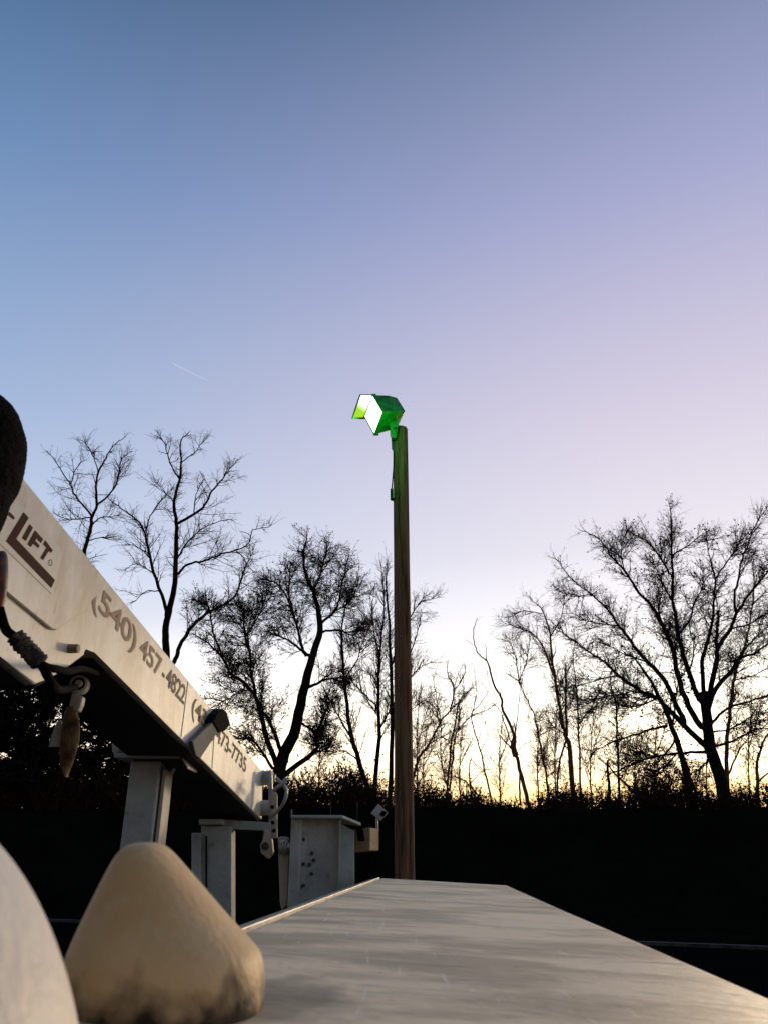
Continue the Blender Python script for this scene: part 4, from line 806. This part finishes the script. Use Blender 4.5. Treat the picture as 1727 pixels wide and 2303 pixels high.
block('rubber_block', 'tan rounded cone of rubber with a grimy foot on the lid', [
    (1894, 324, 342, .08), (1897, 303, 360, .25), (1907, 285, 376, .40), (1930, 268, 396, .50), (1980, 244, 438, .64), (2040, 216, 488, .78), (2090, 194, 531, .89), (2130, 177, 570, .97), (2155, 170, 586, 1.0), (2200, 164, 592, 1.02), (2250, 160, 592, 1.02), (2275, 162, 588, 1.0), (2284, 170, 578, .96)],
    YC, .072, 'tan', 'rounded rubber blocks on the lid')
block('rubber_block', 'pale off-white rounded rubber block cut off by the lower left corner', [
    (1770, -270, -230, .1), (1776, -305, -195, .4), (1800, -330, -155, .55), (1850, -360, -104, .68), (1925, -400, -46, .82), (2000, -440, 2, .9), (2090, -480, 44, .97), (2200, -505, 84, 1.0), (2303, -520, 110, 1.02), (2420, -525, 130, 1.02), (2520, -525, 136, 1.0), (2555, -515, 130, .97)],
    .34, .075, 'pale', 'rounded rubber blocks on the lid')

# pivot strap hanging under the boom
hs = thing('hanging_strap', P(179, 1540, 1.95), 'brown leather-like curved strap hanging from a round pivot under the boom', 'strap')
c = P(179, 1540, 1.95); px_ = mpp(179, 1540, 1.95); ax = Vector((.25, -1, 0)).normalized()
from_bm('pivot_ring', cyl(c - ax * .02, c + ax * .012, 22 * px_, 20 * px_, n=32), MT['cream'], hs, bevel=.004, smooth=True)
from_bm('hub', cyl(c + ax * .012, c + ax * .02, 9 * px_, 8 * px_, n=20), MT['cream'], hs, bevel=.002)
from_bm('groove', cyl(c + ax * .0121, c + ax * .0131, 14 * px_, 14 * px_, n=24), MT['black'], hs)
from_bm('pivot_pin', cyl(c - ax * .02, c - ax * .25 + Vector((0, 0, .02)), 8 * px_, n=14), MT['black'], hs)
px_prism([(161, 1559), (187, 1566), (183, 1584), (176, 1600), (155, 1598), (158, 1580)], 1.94, .025, 'cream', 'buckle', hs, bevel=.004)
rows = [(1590, 152, 176), (1605, 146, 176), (1620, 141, 179), (1640, 138, 181), (1665, 136, 180), (1690, 134, 173), (1710, 136, 167), (1730, 141, 159), (1748, 147, 151)]
bm = bmesh.new(); rings = []
for r_, x0, x1 in rows:
    a, b = P(x0, r_, 1.95), P(x1, r_, 1.95); cc = (a + b) / 2; hw = (b.x - a.x) / 2
    rings.append([bm.verts.new((cc.x + hw * math.cos(t), cc.y + max(.012, hw * .55) * math.sin(t), cc.z)) for t in np.linspace(0, 2 * math.pi, 17)[:-1]])
for i in range(len(rings) - 1):
    for k in range(16): bm.faces.new((rings[i][k], rings[i][(k + 1) % 16], rings[i + 1][(k + 1) % 16], rings[i + 1][k]))
bm.faces.new(rings[0]); bm.faces.new(rings[-1][::-1]); from_bm('strap', bm, MT['brown'], hs, smooth=True)
px_prism([(134, 1618), (139, 1622), (138, 1679), (110, 1680), (118, 1650), (124, 1632)], 1.96, .008, 'cream', 'flap', hs, bevel=.001)
# hydraulic hose with a wrapped sleeve, in front of the boom
ho = thing('hydraulic_hose', P(33, 1430, 1.36), 'black hose with a dirty wrapped sleeve hanging in front of the boom at left', 'hose')
tube_obj('hose', [P(-8, 1340, 1.33)[:], P(2, 1378, 1.34)[:], P(14, 1415, 1.35)[:], P(34, 1434, 1.36)[:], P(92, 1492, 1.38)[:], P(108, 1520, 1.40)[:], P(124, 1545, 1.45)[:], P(140, 1552, 1.6)[:], P(170, 1545, 1.9)[:]], .0085, MT['black'], ho, k=12)
tube_obj('hose', [P(90, 1490, 1.38)[:], P(105, 1500, 1.39)[:], P(128, 1505, 1.42)[:], P(155, 1510, 1.5)[:], P(190, 1505, 1.75)[:], P(230, 1520, 2.0)[:]], .0075, MT['black'], ho, k=12)
sv = []; 
A_, B_ = P(32, 1428, 1.36), P(94, 1494, 1.38)
p = np.array([(A_ + (B_ - A_) * t)[:] for t in np.linspace(0, 1, 30)]); rr = .0158 + .0014 * np.sin(np.arange(30) * 1.7) + np.random.default_rng(3).normal(size=30) * .0006; rr[0] = rr[-1] = .008
V, Q = tubes([(p[None], rr[None], 18)]); V += np.random.default_rng(4).normal(size=V.shape) * .0007; np_mesh('sleeve', V, Q, MT['wrap'], ho)
tube_obj('fitting', [P(-4, 1250, 1.31)[:], P(-1, 1262, 1.31)[:], P(0, 1300, 1.315)[:], P(-3, 1340, 1.325)[:], P(-8, 1362, 1.33)[:]], .0155, MT['red'], ho, k=16, r1=.0125)
# black ribbed rubber boot filling the left edge
rows = [(x[0], x[1] - 7, x[2]) for x in [(862, -44, 30), (880, -16, 70), (894, 0, 90), (910, 12, 105), (930, 32, 125), (957, 47, 140), (989, 54, 150), (1029, 52, 150), (1073, 44, 140), (1113, 28, 125), (1152, 12, 105), (1188, 0, 90), (1225, -14, 72), (1260, -26, 52)]]
rr = np.array(rows, float); yy = np.linspace(862, 1260, 110); xr = np.interp(yy, rr[:, 0], rr[:, 1]); hw = np.interp(yy, rr[:, 0], rr[:, 2])
ker = np.ones(9) / 9; xr = np.convolve(np.pad(xr, 4, 'edge'), ker, 'valid'); hw = np.convolve(np.pad(hw, 4, 'edge'), ker, 'valid')
YR = 1.12; s_ = mpp(0, 1020, YR); rib = .0016 * np.sin(np.arange(110) * 2 * math.pi / 3.2)
cen = np.array([P(x - h, y, YR)[:] for x, y, h in zip(xr, yy, hw)]); cen = np.vstack([cen[:1], cen, cen[-1:]]); rad = np.concatenate([[.002], hw * s_ + rib, [.002]])
V, Q = tubes([(cen[None], rad[None], 40)]); o = np_mesh('rubber_boot', V, Q, MT['black']); tag(o, 'black ribbed rubber boot bulging in at the left edge above the boom', 'rubber boot')
